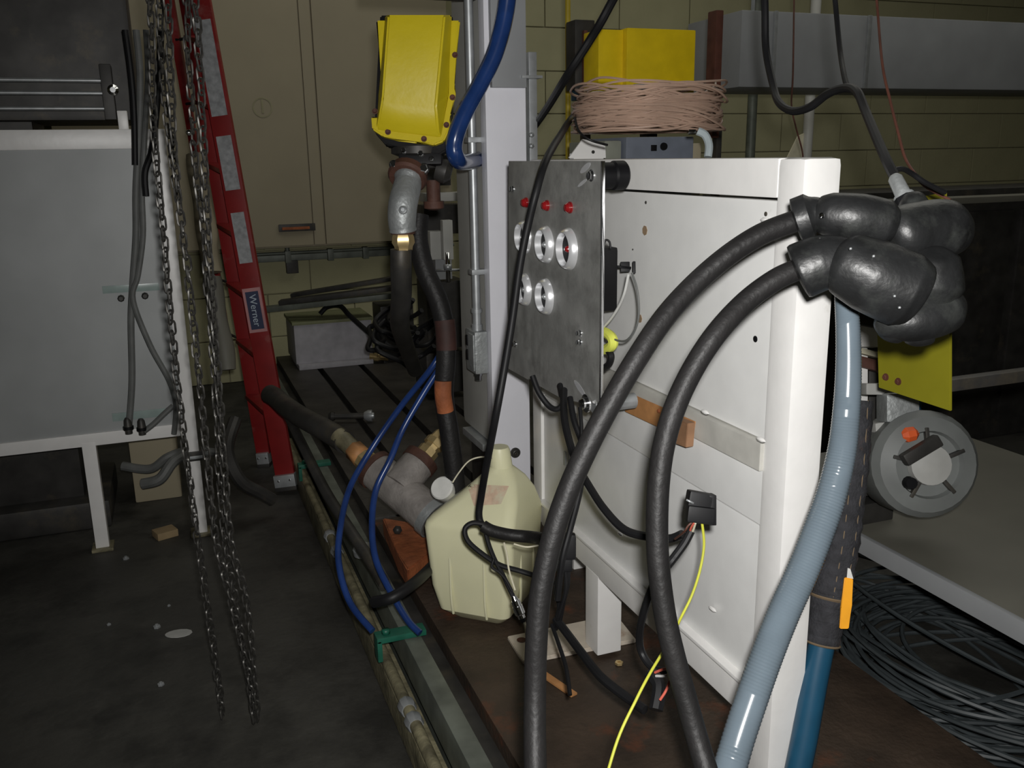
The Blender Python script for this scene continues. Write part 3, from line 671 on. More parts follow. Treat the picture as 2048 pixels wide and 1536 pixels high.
# ============================================================ BENCH FRAME
XB = 0.95; Y1 = 1.205; Y2 = 2.37; ZT = 1.490
t = empty('test_bench_frame', (XB, (Y1+Y2)/2, ZB), 'white welded steel bench frame with closed side panels', 'bench frame')
MB().box((XB, Y1, ZB), (XB+.075, Y1+.068, ZT), .013).build('near_post', white, t)
MB().box((XB, Y2-.062, .44), (XB+.075, Y2, ZT), .006).build('far_post', white, t)
MB().box((XB, Y1+.066, 1.425), (XB+.075, Y2-.06, ZT), .005).build('top_rail', white, t)
MB().box((XB-.001, Y1+.066, .435), (XB+.075, Y2-.06, .512), .006).build('bottom_rail', white, t)
MB().box((XB+.008, Y1+.071, 1.0), (XB+.03, Y2-.065, 1.420), .003).build('upper_panel', panelw, t)
MB().box((XB-.006, Y1+.066, .945), (XB+.04, Y2-.06, .998), .004).build('middle_rail', mat('rail_shaded', (.50, .49, .45), .5), t)  # rail face coloured darker than the frame: its shade is painted in
MB().box((XB+.004, Y1+.068, .84), (XB+.03, Y2-.06, .948), .002).build('rail_web', panelw, t)
MB().box((XB+.008, Y1+.071, .515), (XB+.03, Y2-.065, .835), .003).build('lower_panel', panelw, t)
MB().box((XB-.012, Y1+.066, .508), (XB+.01, Y2-.06, .516), .002).build('drip_ledge', white, t)
for (px, py, m_, r_) in ((1292, 405, dk, .0035), (1532, 428, dk, .004), (1290, 461, copper, .0135), (1280, 637, copper, .0125), (1511, 678, black, .006), (1266, 499, dk, .002)):
    p = at(px, py, X=XB+.008)
    if m_ is copper: MB().lathe(p+V((.001, 0, 0)), nX, [(0, r_*.8), (.002, r_*.8), (.002, 0)], 7).build('rust_patch', rpm, t)
    else: MB().lathe(p+V((.001, 0, 0)), nX, [(0, r_), (.002, r_), (.003, r_*.6)], 12).build('screw', m_, t)
# weld beads along rail ends
for (px, py) in ((1410, 824), (1522, 879), (1530, 440), (1240, 1068), (1425, 1218), (1330, 1125)):
    p = at(px, py, X=XB-.002 if py > 1000 else XB-.03 if py > 800 else XB)
    MB().lathe(p, (0, 1, 0), [(-.012, .001), (-.006, .004), (.006, .004), (.012, .001)], 8).build('weld', white, t)
# leg with foot plate
lx0, lx1 = XB-.005, XB+.07
ly = at(1176, 1270, Z=ZB+.015).y
q0 = at(1156, 1260, Z=ZB+.012); q1 = at(1212, 1278, Z=ZB+.012)
MB().box((XB-.002, 1.925, ZB+.012), (XB+.068, 2.0, .44), .004).build('leg', white, t)
fp = [at(1015, 1272, Z=ZB+.012), at(1046, 1322, Z=ZB+.012), at(1272, 1278, Z=ZB+.012), at(1232, 1228, Z=ZB+.012)]
f = MB().prism(fp, (0, 0, -.012), .002).build('foot_plate', basep, t)
p = at(1043, 1280, Z=ZB+.013); MB().lathe(p, (0, 0, 1), [(0, .013), (.001, .013), (.001, 0)], 16).build('bolt_hole', brownp, f)
# rust-orange strip hung on the mid rail
zz = .93
pA = at(1254, 800, X=XB-.034); pB = at(1388, 865, X=XB-.034)
t = empty('orange_strip', (XB-.034, (pA.y+pB.y)/2, .92), 'orange-brown flat strip screwed to the middle rail of the bench', 'strip')
sp4 = [at(1254, 783, X=XB-.007), at(1392, 843, X=XB-.007), at(1386, 886, X=XB-.007), at(1252, 823, X=XB-.007)]
MB().prism(sp4, (-.003, 0, 0), .0008).build('strip', copper, t)
MB().prism([at(1369, 836, X=XB-.01), at(1391, 845, X=XB-.01), at(1387, 893, X=XB-.01), at(1352, 880, X=XB-.01)], (-.018, 0, 0), .001).build('end_bracket', woodb, t)
for px, py in ((1270, 805), (1318, 822), (1330, 838)): MB().lathe(at(px, py, X=XB-.010), nX, [(0, .005), (.003, .004), (.004, 0)], 10).build('screw', rust, t)
p = at(1132, 915, X=XB+.006)
tag(MB().box((XB-.002, p.y-.012, p.z-.02), (XB+.003, p.y+.0, p.z+.02), .001).build('latch_slot', galv), 'small grey latch plate on the lower left of the bench', 'latch')

# ============================================================ GAUGE PLATE
XP = 0.80
def onp(px, py, off=0.0): 
    p = at(px, py, X=XP); p.x -= off; return p
t = empty('gauge_panel', onp(1110, 800), 'dull steel instrument plate with chrome sockets and red lamps', 'instrument panel')
pl = [onp(1017, 322), onp(1204, 322), onp(1203, 807), onp(1170, 807), onp(1125, 798), onp(1017, 738)]
MB().prism(pl, (.004, 0, 0), .0008).build('plate', steelp, t, smooth=False)
MB().box((XP-.0025, onp(1204, 400).y-.0035, onp(1203, 806).z), (XP+.0045, onp(1204, 400).y+.0015, onp(1204, 322).z), .0006).build('bright_edge', chrome, t)
for k, (px, py) in enumerate(((1050, 474), (1093, 489), (1138, 498), (1051, 579), (1093, 593))):
    c = onp(px, py); R_ = .0455 if k in (2,) else .0425 if k in (1, 4) else .040
    MB().lathe(c, nX, [(0, R_), (.004, R_*.985), (.010, R_*.93), (.0145, R_*.865), (.0165, R_*.80), (.016, R_*.765), (.010, R_*.74), (.001, R_*.70)], 40, cap=False).build('chrome_bezel', satin, t)
    d = MB().lathe(c, nX, [(0, R_*.71), (.0015, R_*.71), (.0015, 0)], 28).build('dial', black, t)
    MB().lathe(c+nX*.0015, nX, [(0, .008), (.004, .007), (.008, .004), (.009, 0)], 12).build('pin', redled if k == 2 else galv, d)
for (px, py) in ((1053, 405), (1095, 411), (1141, 415)):
    c = onp(px, py); a = MB().lathe(c, nX, [(0, .0125), (.003, .0125), (.003, .0105), (.008, .0105), (.013, .007), (.015, 0)], 20).build('red_lamp', redled, t)
for (px, py, s_) in ((1026, 378, .007), (1184, 351, .009), (1031, 688, .006), (1161, 666, .0055), (1161, 684, .0055)):
    bolt(onp(px, py), nX, s_, .009, chrome, t)
c = onp(1176, 806); c.x -= 0.002
MB().lathe(c, nX, [(0, .020), (.004, .020), (.004, .012), (.012, .012), (.016, .009)], 20).build('corner_bolt', chrome, t)
MB().lathe(c+V((.012, -.002, -.006)), (1, 0, 0), [(0, .017), (.10, .017)], 14).build('lower_standoff', galv, t)
for (px, py, a, b_) in ((1171, 336, .024, .007), (1165, 366, .022, .004), (1160, 777, .030, .008)):
    c = onp(px, py, .0003); pts = [c+V((0, -a*math.cos(q), b_*math.sin(q)+a*.35*math.cos(q)*(-1 if py > 700 else 1))) for q in [2*PI*k/14 for k in range(14)]]
    MB().prism(pts, (-.0006, 0, 0)).build('solder_smear', satin, t)
# black standoff between plate and bench rail
p = at(1222, 352, X=XP+.07)
MB().lathe((XP+.006, onp(1190, 352).y+0.0, onp(1190, 352).z-.0), (1, 0, 0), [(0, .026), (.030, .026), (.034, .029), (.056, .029), (.060, .025)], 24).build('black_standoff', black, t)
# black box behind plate
t = empty('control_box', at(1225, 560, X=.86), 'black control box behind the right edge of the instrument plate', 'control box')
q = at(1236, 560, X=.90); 
zt1, zb1 = at(1236, 494, X=.90).z, at(1236, 622, X=.90).z
MB().box((.815, q.y-.0, zb1), (.90, q.y+.14, zt1), .008).build('case', black, t)
cable('box_loop_wire', path((1207, 490, 1.80), (1212, 480, 1.80), (1219, 484, 1.80), (1221, 497, 1.80)), .0022, cablem, 'tiny black wire loop on top of the black control box', 'wire')
c = at(1262, 536, X=.93); c0 = at(1236, 533, X=.90)
MB().cyl(c0+V((-.01, .01, 0)), c, .003, 8).build('stem', black, t)
MB().obox(at(1250, 534, X=.92), (.02, .012, .022), R0, UP, .002).build('connector', black, t)
MB().obox(at(1268, 535, X=.93), (.006, .012, .026), R0, UP, .002).build('knob', black, t)
cable('white_loop_wire', xpath(.845, (1257, 548, 1.80), (1249, 585, 1.80), (1238, 612, 1.80), (1222, 637, 1.80), (1206, 655, 1.81)), .0028, whitew, 'grey-white wire from the black connector, inner loop', 'wire')
cable('white_loop_wire', xpath(.845, (1264, 546, 1.80), (1274, 578, 1.79), (1278, 620, 1.79), (1272, 655, 1.79), (1254, 680, 1.79), (1232, 680, 1.80), (1206, 664, 1.81)), .0022, greyc, 'grey wire from the black connector, outer loop', 'wire')
cable('yellow_tape_wrap', xpath(.845, (1196, 668, 1.84), (1210, 665, 1.82), (1224, 676, 1.82), (1225, 690, 1.82), (1210, 699, 1.83), (1196, 697, 1.84)), .011, ytape, 'yellow-green wrapped wire bundle peeking out beside the plate', 'wire bundle')
cable('black_tail', xpath(.845, (1210, 695, 1.83), (1222, 710, 1.82), (1218, 728, 1.82), (1204, 740, 1.83), (1190, 760, 1.84)), .0075, cablem, 'short black cable below the yellow wrap', 'cable')
# cables under plate
cable('plate_cable', path((1065, 752, 1.98), (1078, 785, 1.97), (1098, 812, 1.96), (1115, 818, 1.95), (1126, 804, 1.95), (1120, 770, 2.0)), .0065, cablem, 'black cable looping under the left of the instrument plate', 'cable')
cable('plate_cable', path((1128, 780, 1.98), (1128, 830, 1.9), (1138, 880, 1.85), (1155, 930, 1.8), (1180, 975, 1.75), (1210, 1020, 1.70), (1250, 1060, 1.66), (1300, 1074, 1.62), (1340, 1077, 1.6), (1365, 1068, 1.58)), .0078, cablem, 'black cable sweeping from the plate to the small relay', 'cable')
cable('plate_cable', path((1140, 795, 1.93), (1148, 840, 1.9), (1162, 880, 1.88), (1168, 910, 1.86), (1160, 980, 1.84), (1140, 1060, 1.84), (1125, 1120, 1.84), (1115, 1200, 1.86)), .0065, cablem, 'black cable dropping straight below the plate behind the big hose', 'cable')
cable('plate_cable', path((1160, 815, 1.9), (1163, 860, 1.88), (1160, 905, 1.87), (1150, 950, 1.85), (1135, 1030, 1.84)), .0042, cablem, 'thin black wire beside the corner bolt of the plate', 'cable')

# ============================================================ HOSES
HOA = path((1608, 437, 1.28), (1585, 444, 1.28), (1520, 470, 1.28), (1455, 512, 1.28), (1390, 568, 1.28), (1330, 634, 1.27), (1275, 715, 1.26), (1225, 800, 1.26), (1175, 895, 1.26), (1135, 985, 1.26), (1105, 1075, 1.26), (1082, 1180, 1.26), (1073, 1280, 1.26), (1070, 1383, 1.26), (1070, 1500, 1.24), (1075, 1640, 1.2), (1090, 1850, 1.16))
e = HOA[-1]; HOA += [V((e.x+.0, e.y-.05, ZB+.17)), V((e.x+.02, e.y-.10, ZB+.03)), V((e.x+.10, e.y-.12, ZB+.0165))]
cable('black_hydraulic_hose', HOA, .0158, rubber, 'thick black hose in front, crossing left over the bench and down past the jug', 'hose', n=20)
HOB = path((1640, 522, 1.25), (1600, 537, 1.25), (1550, 560, 1.25), (1490, 605, 1.25), (1432, 668, 1.24), (1385, 740, 1.24), (1350, 815, 1.24), (1328, 890, 1.24), (1317, 970, 1.24), (1314, 1060, 1.24), (1318, 1140, 1.24), (1330, 1230, 1.24), (1348, 1310, 1.24), (1368, 1383, 1.24), (1395, 1480, 1.23), (1430, 1600, 1.2), (1480, 1800, 1.17))
e = HOB[-1]; HOB += [V((e.x-.01, e.y-.03, ZB+.17)), V((e.x-.01, e.y-.10, ZB+.03)), V((e.x-.08, e.y-.12, ZB+.0165))]
cable('black_hydraulic_hose', HOB, .0155, rubber, 'thick black hose forming the inner arc in front of the lower bench panel', 'hose', n=20)
# ribbed grey hose
gp = smooth(path((1690, 520, 1.36), (1692, 590, 1.36), (1696, 660, 1.36), (1697, 740, 1.36), (1693, 820, 1.36), (1684, 900, 1.36), (1664, 985, 1.35), (1636, 1065, 1.34), (1604, 1145, 1.33), (1570, 1220, 1.32), (1538, 1300, 1.31), (1506, 1390, 1.30), (1470, 1500, 1.28), (1440, 1620, 1.24), (1420, 1800, 1.2), (1415, 1980, 1.19)), 27)
nr = len(gp)
def rfac(i, f):
    px = 43+20*min(1, f*2.2)
    return (px*1.34/FPX/2/.02)*(1.0 if i % 2 else .965)
tag(MB().tube(gp, .02, 18, 1, rf=rfac).build('ribbed_hose', greyh), 'blue-grey ribbed suction hose hanging against the right bench post', 'hose')
# fabric sleeve, blue pipe, orange strap
t = empty('fabric_sleeve', at(1665, 1280, 1.68), 'dark stitched fabric sleeve round a pipe behind the grey ribbed hose', 'sleeve')
sp_ = path((1706, 800, 1.68), (1700, 900, 1.68), (1690, 1000, 1.68), (1680, 1080, 1.68), (1668, 1150, 1.68), (1660, 1192, 1.68))
MB().tube(sp_, .036, 18, 8, rf=lambda i, f: 1+.04*math.sin(i*1.9)).build('upper_sleeve', denim, t)
sp2 = path((1660, 1186, 1.68), (1652, 1230, 1.68), (1644, 1285, 1.68))
MB().tube(sp2, .034, 18, 8, rf=lambda i, f: 1.04-.1*f+.04*math.sin(i*2.3)).build('lower_sleeve', denim, t)
for offs in (-.2, .45):
    MB().tube([p-FW*.0345*math.cos(offs)+R0*.036*math.sin(offs)-V((0, 0, 0)) for p in smooth(sp_, 8)], .0010, 6, 1).build('seam', stitch, t)
for p, r_ in ((sp_[-1], .0365), (sp2[0]+V((0, 0, -.008)), .0362), (sp2[-1], .0325)):
    MB().lathe(p, sp2[-1]-sp2[0], [(-.002, r_), (0, r_+.0018), (.002, r_)], 22, cap=False).build('hem', stitch, t)
cable('blue_pipe', path((1645, 1280, 1.68), (1634, 1335, 1.68), (1624, 1390, 1.68), (1610, 1470, 1.68), (1590, 1570, 1.68), (1570, 1680, 1.68)), .024, teal, 'teal blue hose coming out below the stitched sleeve', 'hose', n=16)
t = empty('orange_strap', at(1692, 1240, 1.56), 'bright orange strap tag hanging beside the stitched sleeve', 'strap')
MB().prism(ppoly([(1690, 1155), (1707, 1158), (1704, 1210), (1698, 1258), (1680, 1258), (1683, 1215)], 1.625), FW*.006, .0015).build('strap', orange, t)
MB().prism(ppoly([(1696, 1136), (1701, 1138), (1707, 1158), (1694, 1157)], 1.627), FW*.003, .0005).build('tag_tip', whitew, t)

# manifold of black boots at the right
t = empty('rubber_boot_cluster', at(1740, 640, 1.27), 'cluster of black rubber boots joining the two thick hoses at upper right', 'hose boot')
def tb(pts, r, rf, name, m=foam, n=24, sub=8): return MB().tube(path(*pts), r, n, sub, rf=rf).build(name, m, t)
pr = lambda keys: (lambda i, f: next((a[1]+(b[1]-a[1])*(f-a[0])/(b[0]-a[0]) for a, b in zip(keys, keys[1:]) if a[0] <= f <= b[0]), keys[-1][1]))
# collar A (hose A), funnel shaped
tb(((1590, 443, 1.28), (1610, 436, 1.275), (1630, 430, 1.27), (1650, 432, 1.27)), .0330, pr([(0, .70), (.08, .98), (.5, 1.0), (.6, .8), (1, .62)]), 'upper_collar')
# capsule
tb(((1632, 428, 1.27), (1660, 430, 1.26), (1700, 434, 1.25), (1740, 440, 1.25), (1775, 448, 1.25), (1792, 452, 1.25)), .0330, pr([(0, .45), (.08, .78), (.2, .93), (.5, 1.02), (.75, .98), (.9, .72), (1, .3)]), 'upper_capsule')
# collar B
tb(((1592, 546, 1.25), (1615, 536, 1.245), (1642, 526, 1.24), (1672, 522, 1.235), (1700, 528, 1.23)), .0395, pr([(0, .42), (.05, .95), (.12, 1.0), (.5, .98), (.8, .86), (1, .8)]), 'lower_collar')
# rim of the collar
c = at(1637, 524, 1.2); 
# big body
tb(((1672, 520, 1.235), (1700, 532, 1.225), (1740, 550, 1.22), (1780, 568, 1.22), (1815, 582, 1.22), (1840, 594, 1.22)), .0500, pr([(0, .55), (.15, .86), (.4, 1.0), (.75, 1.04), (.92, .88), (1, .5)]), 'lower_body')
tb(((1835, 500, 1.27), (1850, 560, 1.27), (1852, 620, 1.27)), .050, pr([(0, .5), (.3, 1.0), (.7, 1.0), (1, .5)]), 'rear_body')
# right block, neck and lower blobs
tb(((1776, 480, 1.27), (1800, 470, 1.27), (1840, 462, 1.28), (1880, 460, 1.29), (1920, 470, 1.3)), .040, pr([(0, .6), (.2, 1), (.8, 1.1), (1, .7)]), 'right_body')
tb(((1826, 395, 1.3), (1830, 430, 1.29), (1840, 470, 1.29)), .022, pr([(0, .7), (.3, 1), (1, 1.1)]), 'neck')
tb(((1770, 640, 1.27), (1785, 655, 1.27), (1800, 655, 1.27)), .020, pr([(0, .5), (.3, 1), (.8, 1.1), (1, .6)]), 'lower_lobe')
tb(((1755, 630, 1.27), (1790, 640, 1.265), (1835, 640, 1.26), (1880, 625, 1.27), (1910, 600, 1.28)), .030, pr([(0, .5), (.15, .9), (.8, 1.1), (1, .6)]), 'lower_lobe')
tb(((1815, 655, 1.27), (1835, 664, 1.27), (1860, 656, 1.27)), .020, pr([(0, .5), (.3, 1), (.8, 1.1), (1, .6)]), 'lower_lobe')
MB().lathe(at(1642, 432, 1.235), -FW, [(0, .004), (.004, .004), (.006, .002)], 10).build('bright_screw', chrome, t)
for k, (px, py) in enumerate(((1748, 512), (1772, 527), (1792, 537), (1702, 497), (1790, 592), (1800, 615))):
    p = at(px, py, 1.172); MB().lathe(p, -FW, [(-.004, .0022), (0, .0018), (.001, 0)], 5).build('grease_speck', galv, t)
# cable with metal gland dropping in
t = empty('cable_gland', at(1800, 385, 1.32), 'chromed cable gland entering the black boots from above', 'gland')
g0, g1 = at(1788, 352, 1.33), at(1814, 405, 1.31)
dg = g1-g0; lg = dg.length
MB().lathe(g0, dg, [(0, .007), (lg*.1, .0105), (lg*.75, .0115), (lg*.75, .015), (lg, .016)], 16).build('sleeve', cast, t)
MB().lathe(g1-dg*.12, dg, [(0, .019), (lg*.3, .019), (lg*.3, .022), (lg*.6, .022), (lg*.7, .016)], 8).build('nut', black, t)
cable('overhead_cable', path((1530, 20, 1.9), (1532, 100, 1.9), (1546, 170, 1.85), (1558, 205, 1.8), (1585, 222, 1.75), (1620, 214, 1.7), (1655, 188, 1.65), (1690, 176, 1.6), (1714, 184, 1.55), (1732, 225, 1.5), (1755, 280, 1.42), (1775, 325, 1.36), (1790, 355, 1.33)), .0078, cablem, 'black overhead cable dipping in a bow then running down to the chromed gland', 'cable')
cable('overhead_branch', path((1672, 20, 1.75), (1680, 100, 1.7), (1688, 150, 1.63), (1694, 172, 1.6)), .005, cablem, 'short black cable joining the bowed overhead cable from above', 'cable')
cable('thin_brown_cable', path((1755, 20, 1.8), (1765, 130, 1.7), (1780, 200, 1.65), (1795, 260, 1.6), (1810, 315, 1.55), (1832, 350, 1.5), (1850, 372, 1.48), (1900, 400, 1.45)), .0026, brownp, 'thin brown cable hanging at the upper right', 'cable')
cable('thin_wire', path((1588, 20, 4.35), (1586, 150, 4.35), (1583, 210, 4.4), (1592, 255, 4.4), (1604, 300, 4.4), (1606, 330, 4.4), (1606, 420, 4.4)), .004, brownp, 'thin dark wire hanging behind the top of the bench', 'wire')
cable('gland_side_cable', path((1782, 342, 1.34), (1805, 338, 1.35), (1825, 348, 1.37), (1850, 365, 1.38), (1890, 385, 1.4)), .004, cablem, 'thin black cable branching right from above the gland', 'cable')

# yellow sheet with two bolts
XY = 1.42
t = empty('yellow_bracket', at(1800, 790, X=XY), 'dull yellow sheet bracket with two bolts under the black boots', 'bracket')
pl = [at(1752, 600, X=XY), at(1900, 600, X=XY), at(1900, 822, X=XY), at(1757, 775, X=XY)]
MB().prism(pl, (.006, 0, 0), .001).build('sheet', yellow2, t, smooth=False)
for px, py in ((1772, 754), (1797, 763)): bolt(at(px, py, X=XY), nX, .006, .006, brownp, t)
yp = at(1885, 700, X=XY).y; MB().box((XY+.006, yp, 1.02), (1.80, yp+.025, 1.045), .003).build('support_arm', dk, t); MB().box((1.77, yp, .5), (1.80, yp+.025, 1.03), .003).build('support_post', dk, t)
MB().prism([at(1828, 395, X=XY), at(1890, 385, X=XY), at(1890, 598, X=XY), at(1845, 598, X=XY)], (.006, 0, 0), .001).build('upper_sheet', yellow2, t, smooth=False)

# ============================================================ RIGHT BACKGROUND
t = empty('grey_table', (2.1, 1.5, 0), 'low grey work table at the right with a pale front edge', 'table')
MB().box((1.66, .55, .47), (2.6, 2.35, .5), .003).build('top', tabm, t)
MB().box((1.645, .55, .452), (1.66, 2.35, .502), .002).build('edge_strip', sheet, t, label='pale metal edge strip')
for x, y in ((1.75, .65), (1.75, 2.25), (2.5, .65), (2.5, 2.25)): MB().box((x-.025, y-.025, 0), (x+.025, y+.025, .47), .003).build('leg', dk, t)
pumpm = mat('pump_grey', (0.17, 0.18, 0.175), 0.5, var=0.15, scale=9)
pumpw = mat('pump_white', (0.42, 0.42, 0.40), 0.45, var=0.08)
t = empty('pump_unit', at(1810, 980, 2.25), 'grey-white pump with round housing standing on the low table', 'pump')
c = at(1835, 925, 2.3); 
MB().lathe(c+FW*.12, -FW, [(0, .12), (.05, .135), (.16, .135), (.18, .12), (.19, .085), (.175, .08), (.175, 0)], 30).build('housing', pumpm, t)
MB().lathe(c-FW*.058, -FW, [(0, .052), (.02, .05), (.025, .03), (.03, 0)], 24).build('hub', pumpw, t)
MB().lathe(at(1817, 965, 2.2), -FW, [(0, .016), (.02, .014)], 12).build('port', black, t)
for k in range(5):
    a = k*1.26+.4; p = c-FW*.065+RT*.068*math.cos(a)+UP*.068*math.sin(a)
    MB().obox(p, (.05, .01, .014), RT*math.cos(a)+UP*math.sin(a), FW, .003).build('rib', dk, t)
MB().obox(at(1792, 862, 2.3), (.06, .06, .12), RT, UP, .01).build('neck_block', pumpm, t)
MB().obox(at(1795, 815, 2.3), (.085, .07, .075), RT, UP, .012).build('motor_block', cast, t)
MB().obox(at(1762, 905, 2.32), (.04, .06, .16), RT+UP*.1, UP, .01).build('side_arm', pumpw, t)
MB().obox(at(1752, 778, 2.32), (.07, .05, .03), RT, UP, .006).build('cover', pumpw, t)
MB().box((1.72+.0, 2.03, .5), (2.0, 2.3, .53), .01).build('base', pumpw, t)
MB().lathe(at(1812, 870, 2.24), RT+UP*.2, [(-.012, .010), (0, .02), (.02, .018), (.03, .008)], 8).build('orange_knob', orangep, t)
MB().obox(at(1842, 900, 2.2), (.10, .03, .03), RT+UP*.6, UP, .006).build('lever', dk, t)
t = empty('valve_stack', at(1722, 900, 2.5), 'column of white and black valve parts behind the ribbed hose', 'valve')
MB().obox(at(1722, 800, 2.5), (.028, .03, .29), RT*1, UP-RT*.06, .006).build('white_tube', white, t)
MB().obox(at(1744, 810, 2.55), (.03, .03, .25), RT, UP, .006).build('black_block', dk, t)
MB().obox(at(1730, 670, 2.5), (.075, .05, .07), RT, UP, .012).build('white_cap', white, t)
MB().obox(at(1728, 640, 2.48), (.09, .05, .035), RT-UP*.2, UP, .006).build('dark_clip', dk, t)
MB().obox(at(1733, 706, 2.48), (.10, .05, .015), RT-UP*.25, UP, .003).build('pale_flange', cream, t)
MB().obox(at(1735, 728, 2.49), (.10, .05, .03), RT-UP*.25, UP, .006).build('brown_block', brownp, t)
MB().obox(at(1734, 898, 2.45), (.09, .06, .018), RT-UP*.35, UP, .003).build('lower_flange', sheet, t)
MB().obox(at(1740, 945, 2.5), (.085, .1, .12), RT, UP, .01).build('motor', dk, t)
MB().lathe(at(1737, 955, 2.43), -FW, [(0, .012), (.006, .01), (.008, 0)], 10).build('stud', chrome, t)
MB().obox(at(1757, 682, 2.5), (.018, .02, .03), RT, UP, .003).build('orange_tag', orangep, t)
MB().box((at(1740, 990, 2.5)+V((-.06, -.03, 0))).to_tuple()[:2]+(.5,), (at(1740, 990, 2.5)+V((.06, .09, 0))).to_tuple()[:2]+(.56,), .004).build('pad', dk, t)
# dark cabinet behind those
t = empty('dark_cabinet', (3.0, 3.6, 0), 'dark metal cabinet far behind the pump at the right', 'cabinet')
za = at(1760, 388, Y=3.4).z
MB().box((2.55, 3.4, 0), (5.4, 3.9, za-.06), .01).build('body', dk, t)
MB().box((2.5, 3.36, za-.06), (5.45, 3.94, za-.03), .004).build('pale_top', tabm, t)
MB().box((2.5, 3.5, za-.03), (5.45, 3.94, za), .004).build('back_ledge', dk, t)
for k in range(4): MB().box((2.62+k*.7, 3.385, .1), (3.26+k*.7, 3.402, za-.1), .004).build('door', dk, t)
cable('teal_pipe', [V((p.x, p.y, z)) for p in [at(1838, 800, 2.5)] for z in (.5, .7, .9, 1.1)], .008, teal, 'thin teal pipe standing at the right of the pump', 'pipe')
# heap of coiled grey cable on the floor
rng = random.Random(3)
t = empty('cable_coil', (2.0, 1.95, 0), 'heap of coiled grey cable on the floor under the low table', 'coil of cable')
for k in range(34):
    pts = []; cx, cy_ = 2.02+rng.uniform(-.08, .08), 1.72+rng.uniform(-.10, .12); ra_, rb2 = .34+rng.uniform(-.16, .08), .42+rng.uniform(-.16, .1); z0 = .012+(k % 12)*.013; ph = rng.uniform(0, 6)
    tx = rng.uniform(-.03, .03); 
    for q in range(16):
        a = 2*PI*q/16; pts.append(V((cx+ra_*math.cos(a)+.012*math.sin(3*a+ph), cy_+rb2*math.sin(a)+.012*math.cos(2*a+ph), max(.012, z0+.02*math.sin(2*a+ph)+tx*math.cos(a)))))
    MB().tube(pts, .0065, 6, 3, closed=True).build('cable_loop', wiregr, t)

# ============================================================ TOP: wire coil, yellow boxes, duct
t = empty('shelf_unit', (1.6, 2.45, 0), 'grey electrical unit on a stand behind the bench top', 'electrical unit')
a, b = at(1252, 300, Y=2.5), at(1388, 268, Y=2.5)
ztop = 1.55
MB().box((a.x, 2.5, 1.1), (b.x, 2.8, ztop), .006).build('case', mat('unit_grey', (.16, .18, .22), .5), t)
MB().box((at(1215, 300, Y=2.5).x, 2.52, 1.1), (a.x-.005, 2.78, ztop-.01), .006).build('side_case', mat('unit_olive', (.22, .23, .19), .5), t)
MB().box((at(1388, 300, Y=2.5).x+.002, 2.52, 1.1), (at(1410, 300, Y=2.5).x, 2.78, ztop-.02), .006).build('side_strip', olive, t)
p = at(1307, 296, Y=2.5); MB().box(p+V((-.009, -.005, -.009)), p+V((.009, .002, .009)), .001).build('square_button', black, t)
p = at(1327, 293, Y=2.5); MB().lathe(p, nY, [(0, .012), (.006, .011), (.006, 0)], 16).build('round_dial', black, t)
xm = (a.x+b.x)/2
for x in (a.x+.02, b.x-.02): MB().box((x-.02, 2.6, ZB), (x+.02, 2.64, 1.1), .003).build('leg', dk, t)
MB().box((a.x-.05, 2.5, 1.08), (b.x+.05, 2.8, 1.1), .003).build('shelf', dk, t)
# coil of pink wire
cc = at(1296, 228, 2.38); rng = random.Random(11)
zlo = 1.555
t = empty('wire_coil', (cc.x, cc.y, zlo), 'big coil of pinkish beige wire resting on the grey unit behind the bench', 'coil of wire')
for k in range(70):
    R_ = .188+rng.uniform(-.03, .014); f = rng.random()**1.4; z0 = zlo+.012+f*.095; tx, ty = rng.uniform(-.13, .10), rng.uniform(-.16, .08); ox, oy = rng.uniform(-.012, .012), rng.uniform(-.012, .012); ph = rng.uniform(0, 6)
    pts = []
    for q in range(18):
        a = 2*PI*q/18; x, y = R_*math.cos(a), R_*.9*math.sin(a)
        pts.append(V((cc.x+ox+x, cc.y+oy+y, max(zlo+.003, z0+tx*x+ty*y*.8+.006*math.sin(3*a+ph)+.004*math.sin(5*a+ph*2)))))
    MB().tube(pts, .0030, 6, 4, closed=True).build('wire_loop', wirepk, t)
cable('hanging_wire_loop', path((1150, 235, 2.25), (1158, 262, 2.2), (1180, 280, 2.18), (1215, 290, 2.2)), .0028, cablem, 'thin dark strand drooping off the left of the pink coil', 'wire')
MB().obox(at(1384, 264, 2.22), (.018, .012, .010), RT, UP, .002).build('bright_tie', chrome, t)
# yellow boxes in/behind the coil
t = empty('yellow_housing', at(1290, 240, 2.95), 'bright yellow housing rising behind the pink wire coil', 'housing')
def ybox(x0_, y0_, x1__, y1_, Y, dpt, m, name, bev=.006, par=None):
    a = at(x0_, y1_, Y=Y); b = at(x1__, y0_, Y=Y); return MB().box((a.x, Y, min(a.z, b.z)), (b.x, Y+dpt, max(a.z, b.z)), bev).build(name, m, par or t)
ybox(1196, 60, 1260, 232, 2.95, .12, ltyellow, 'left_housing'); ybox(1252, 60, 1392, 218, 2.92, .15, ltyellow, 'right_housing')
ybox(1270, 168, 1312, 196, 2.905, .02, sheet, 'name_plate', .002)
ybox(1335, 168, 1372, 192, 2.905, .02, ltyellow, 'lug')
ybox(1220, 212, 1400, 262, 2.96, .12, dk, 'mount')
a = at(1300, 250, Y=3.0); MB().box((a.x-.02, 2.98, 0), (a.x+.02, 3.04, a.z+.01), .003).build('stand', dk, t)
t = empty('brown_post', at(1436, 270, Y=3.1), 'reddish brown post right of the wire coil', 'post')
ybox(1424, 20, 1448, 276, 3.1, .06, brownp, 'post'); a = at(1436, 270, Y=3.13); MB().box((a.x-.012, 3.12, 0), (a.x+.012, 3.15, a.z+.02), .002).build('stem', dk, t)
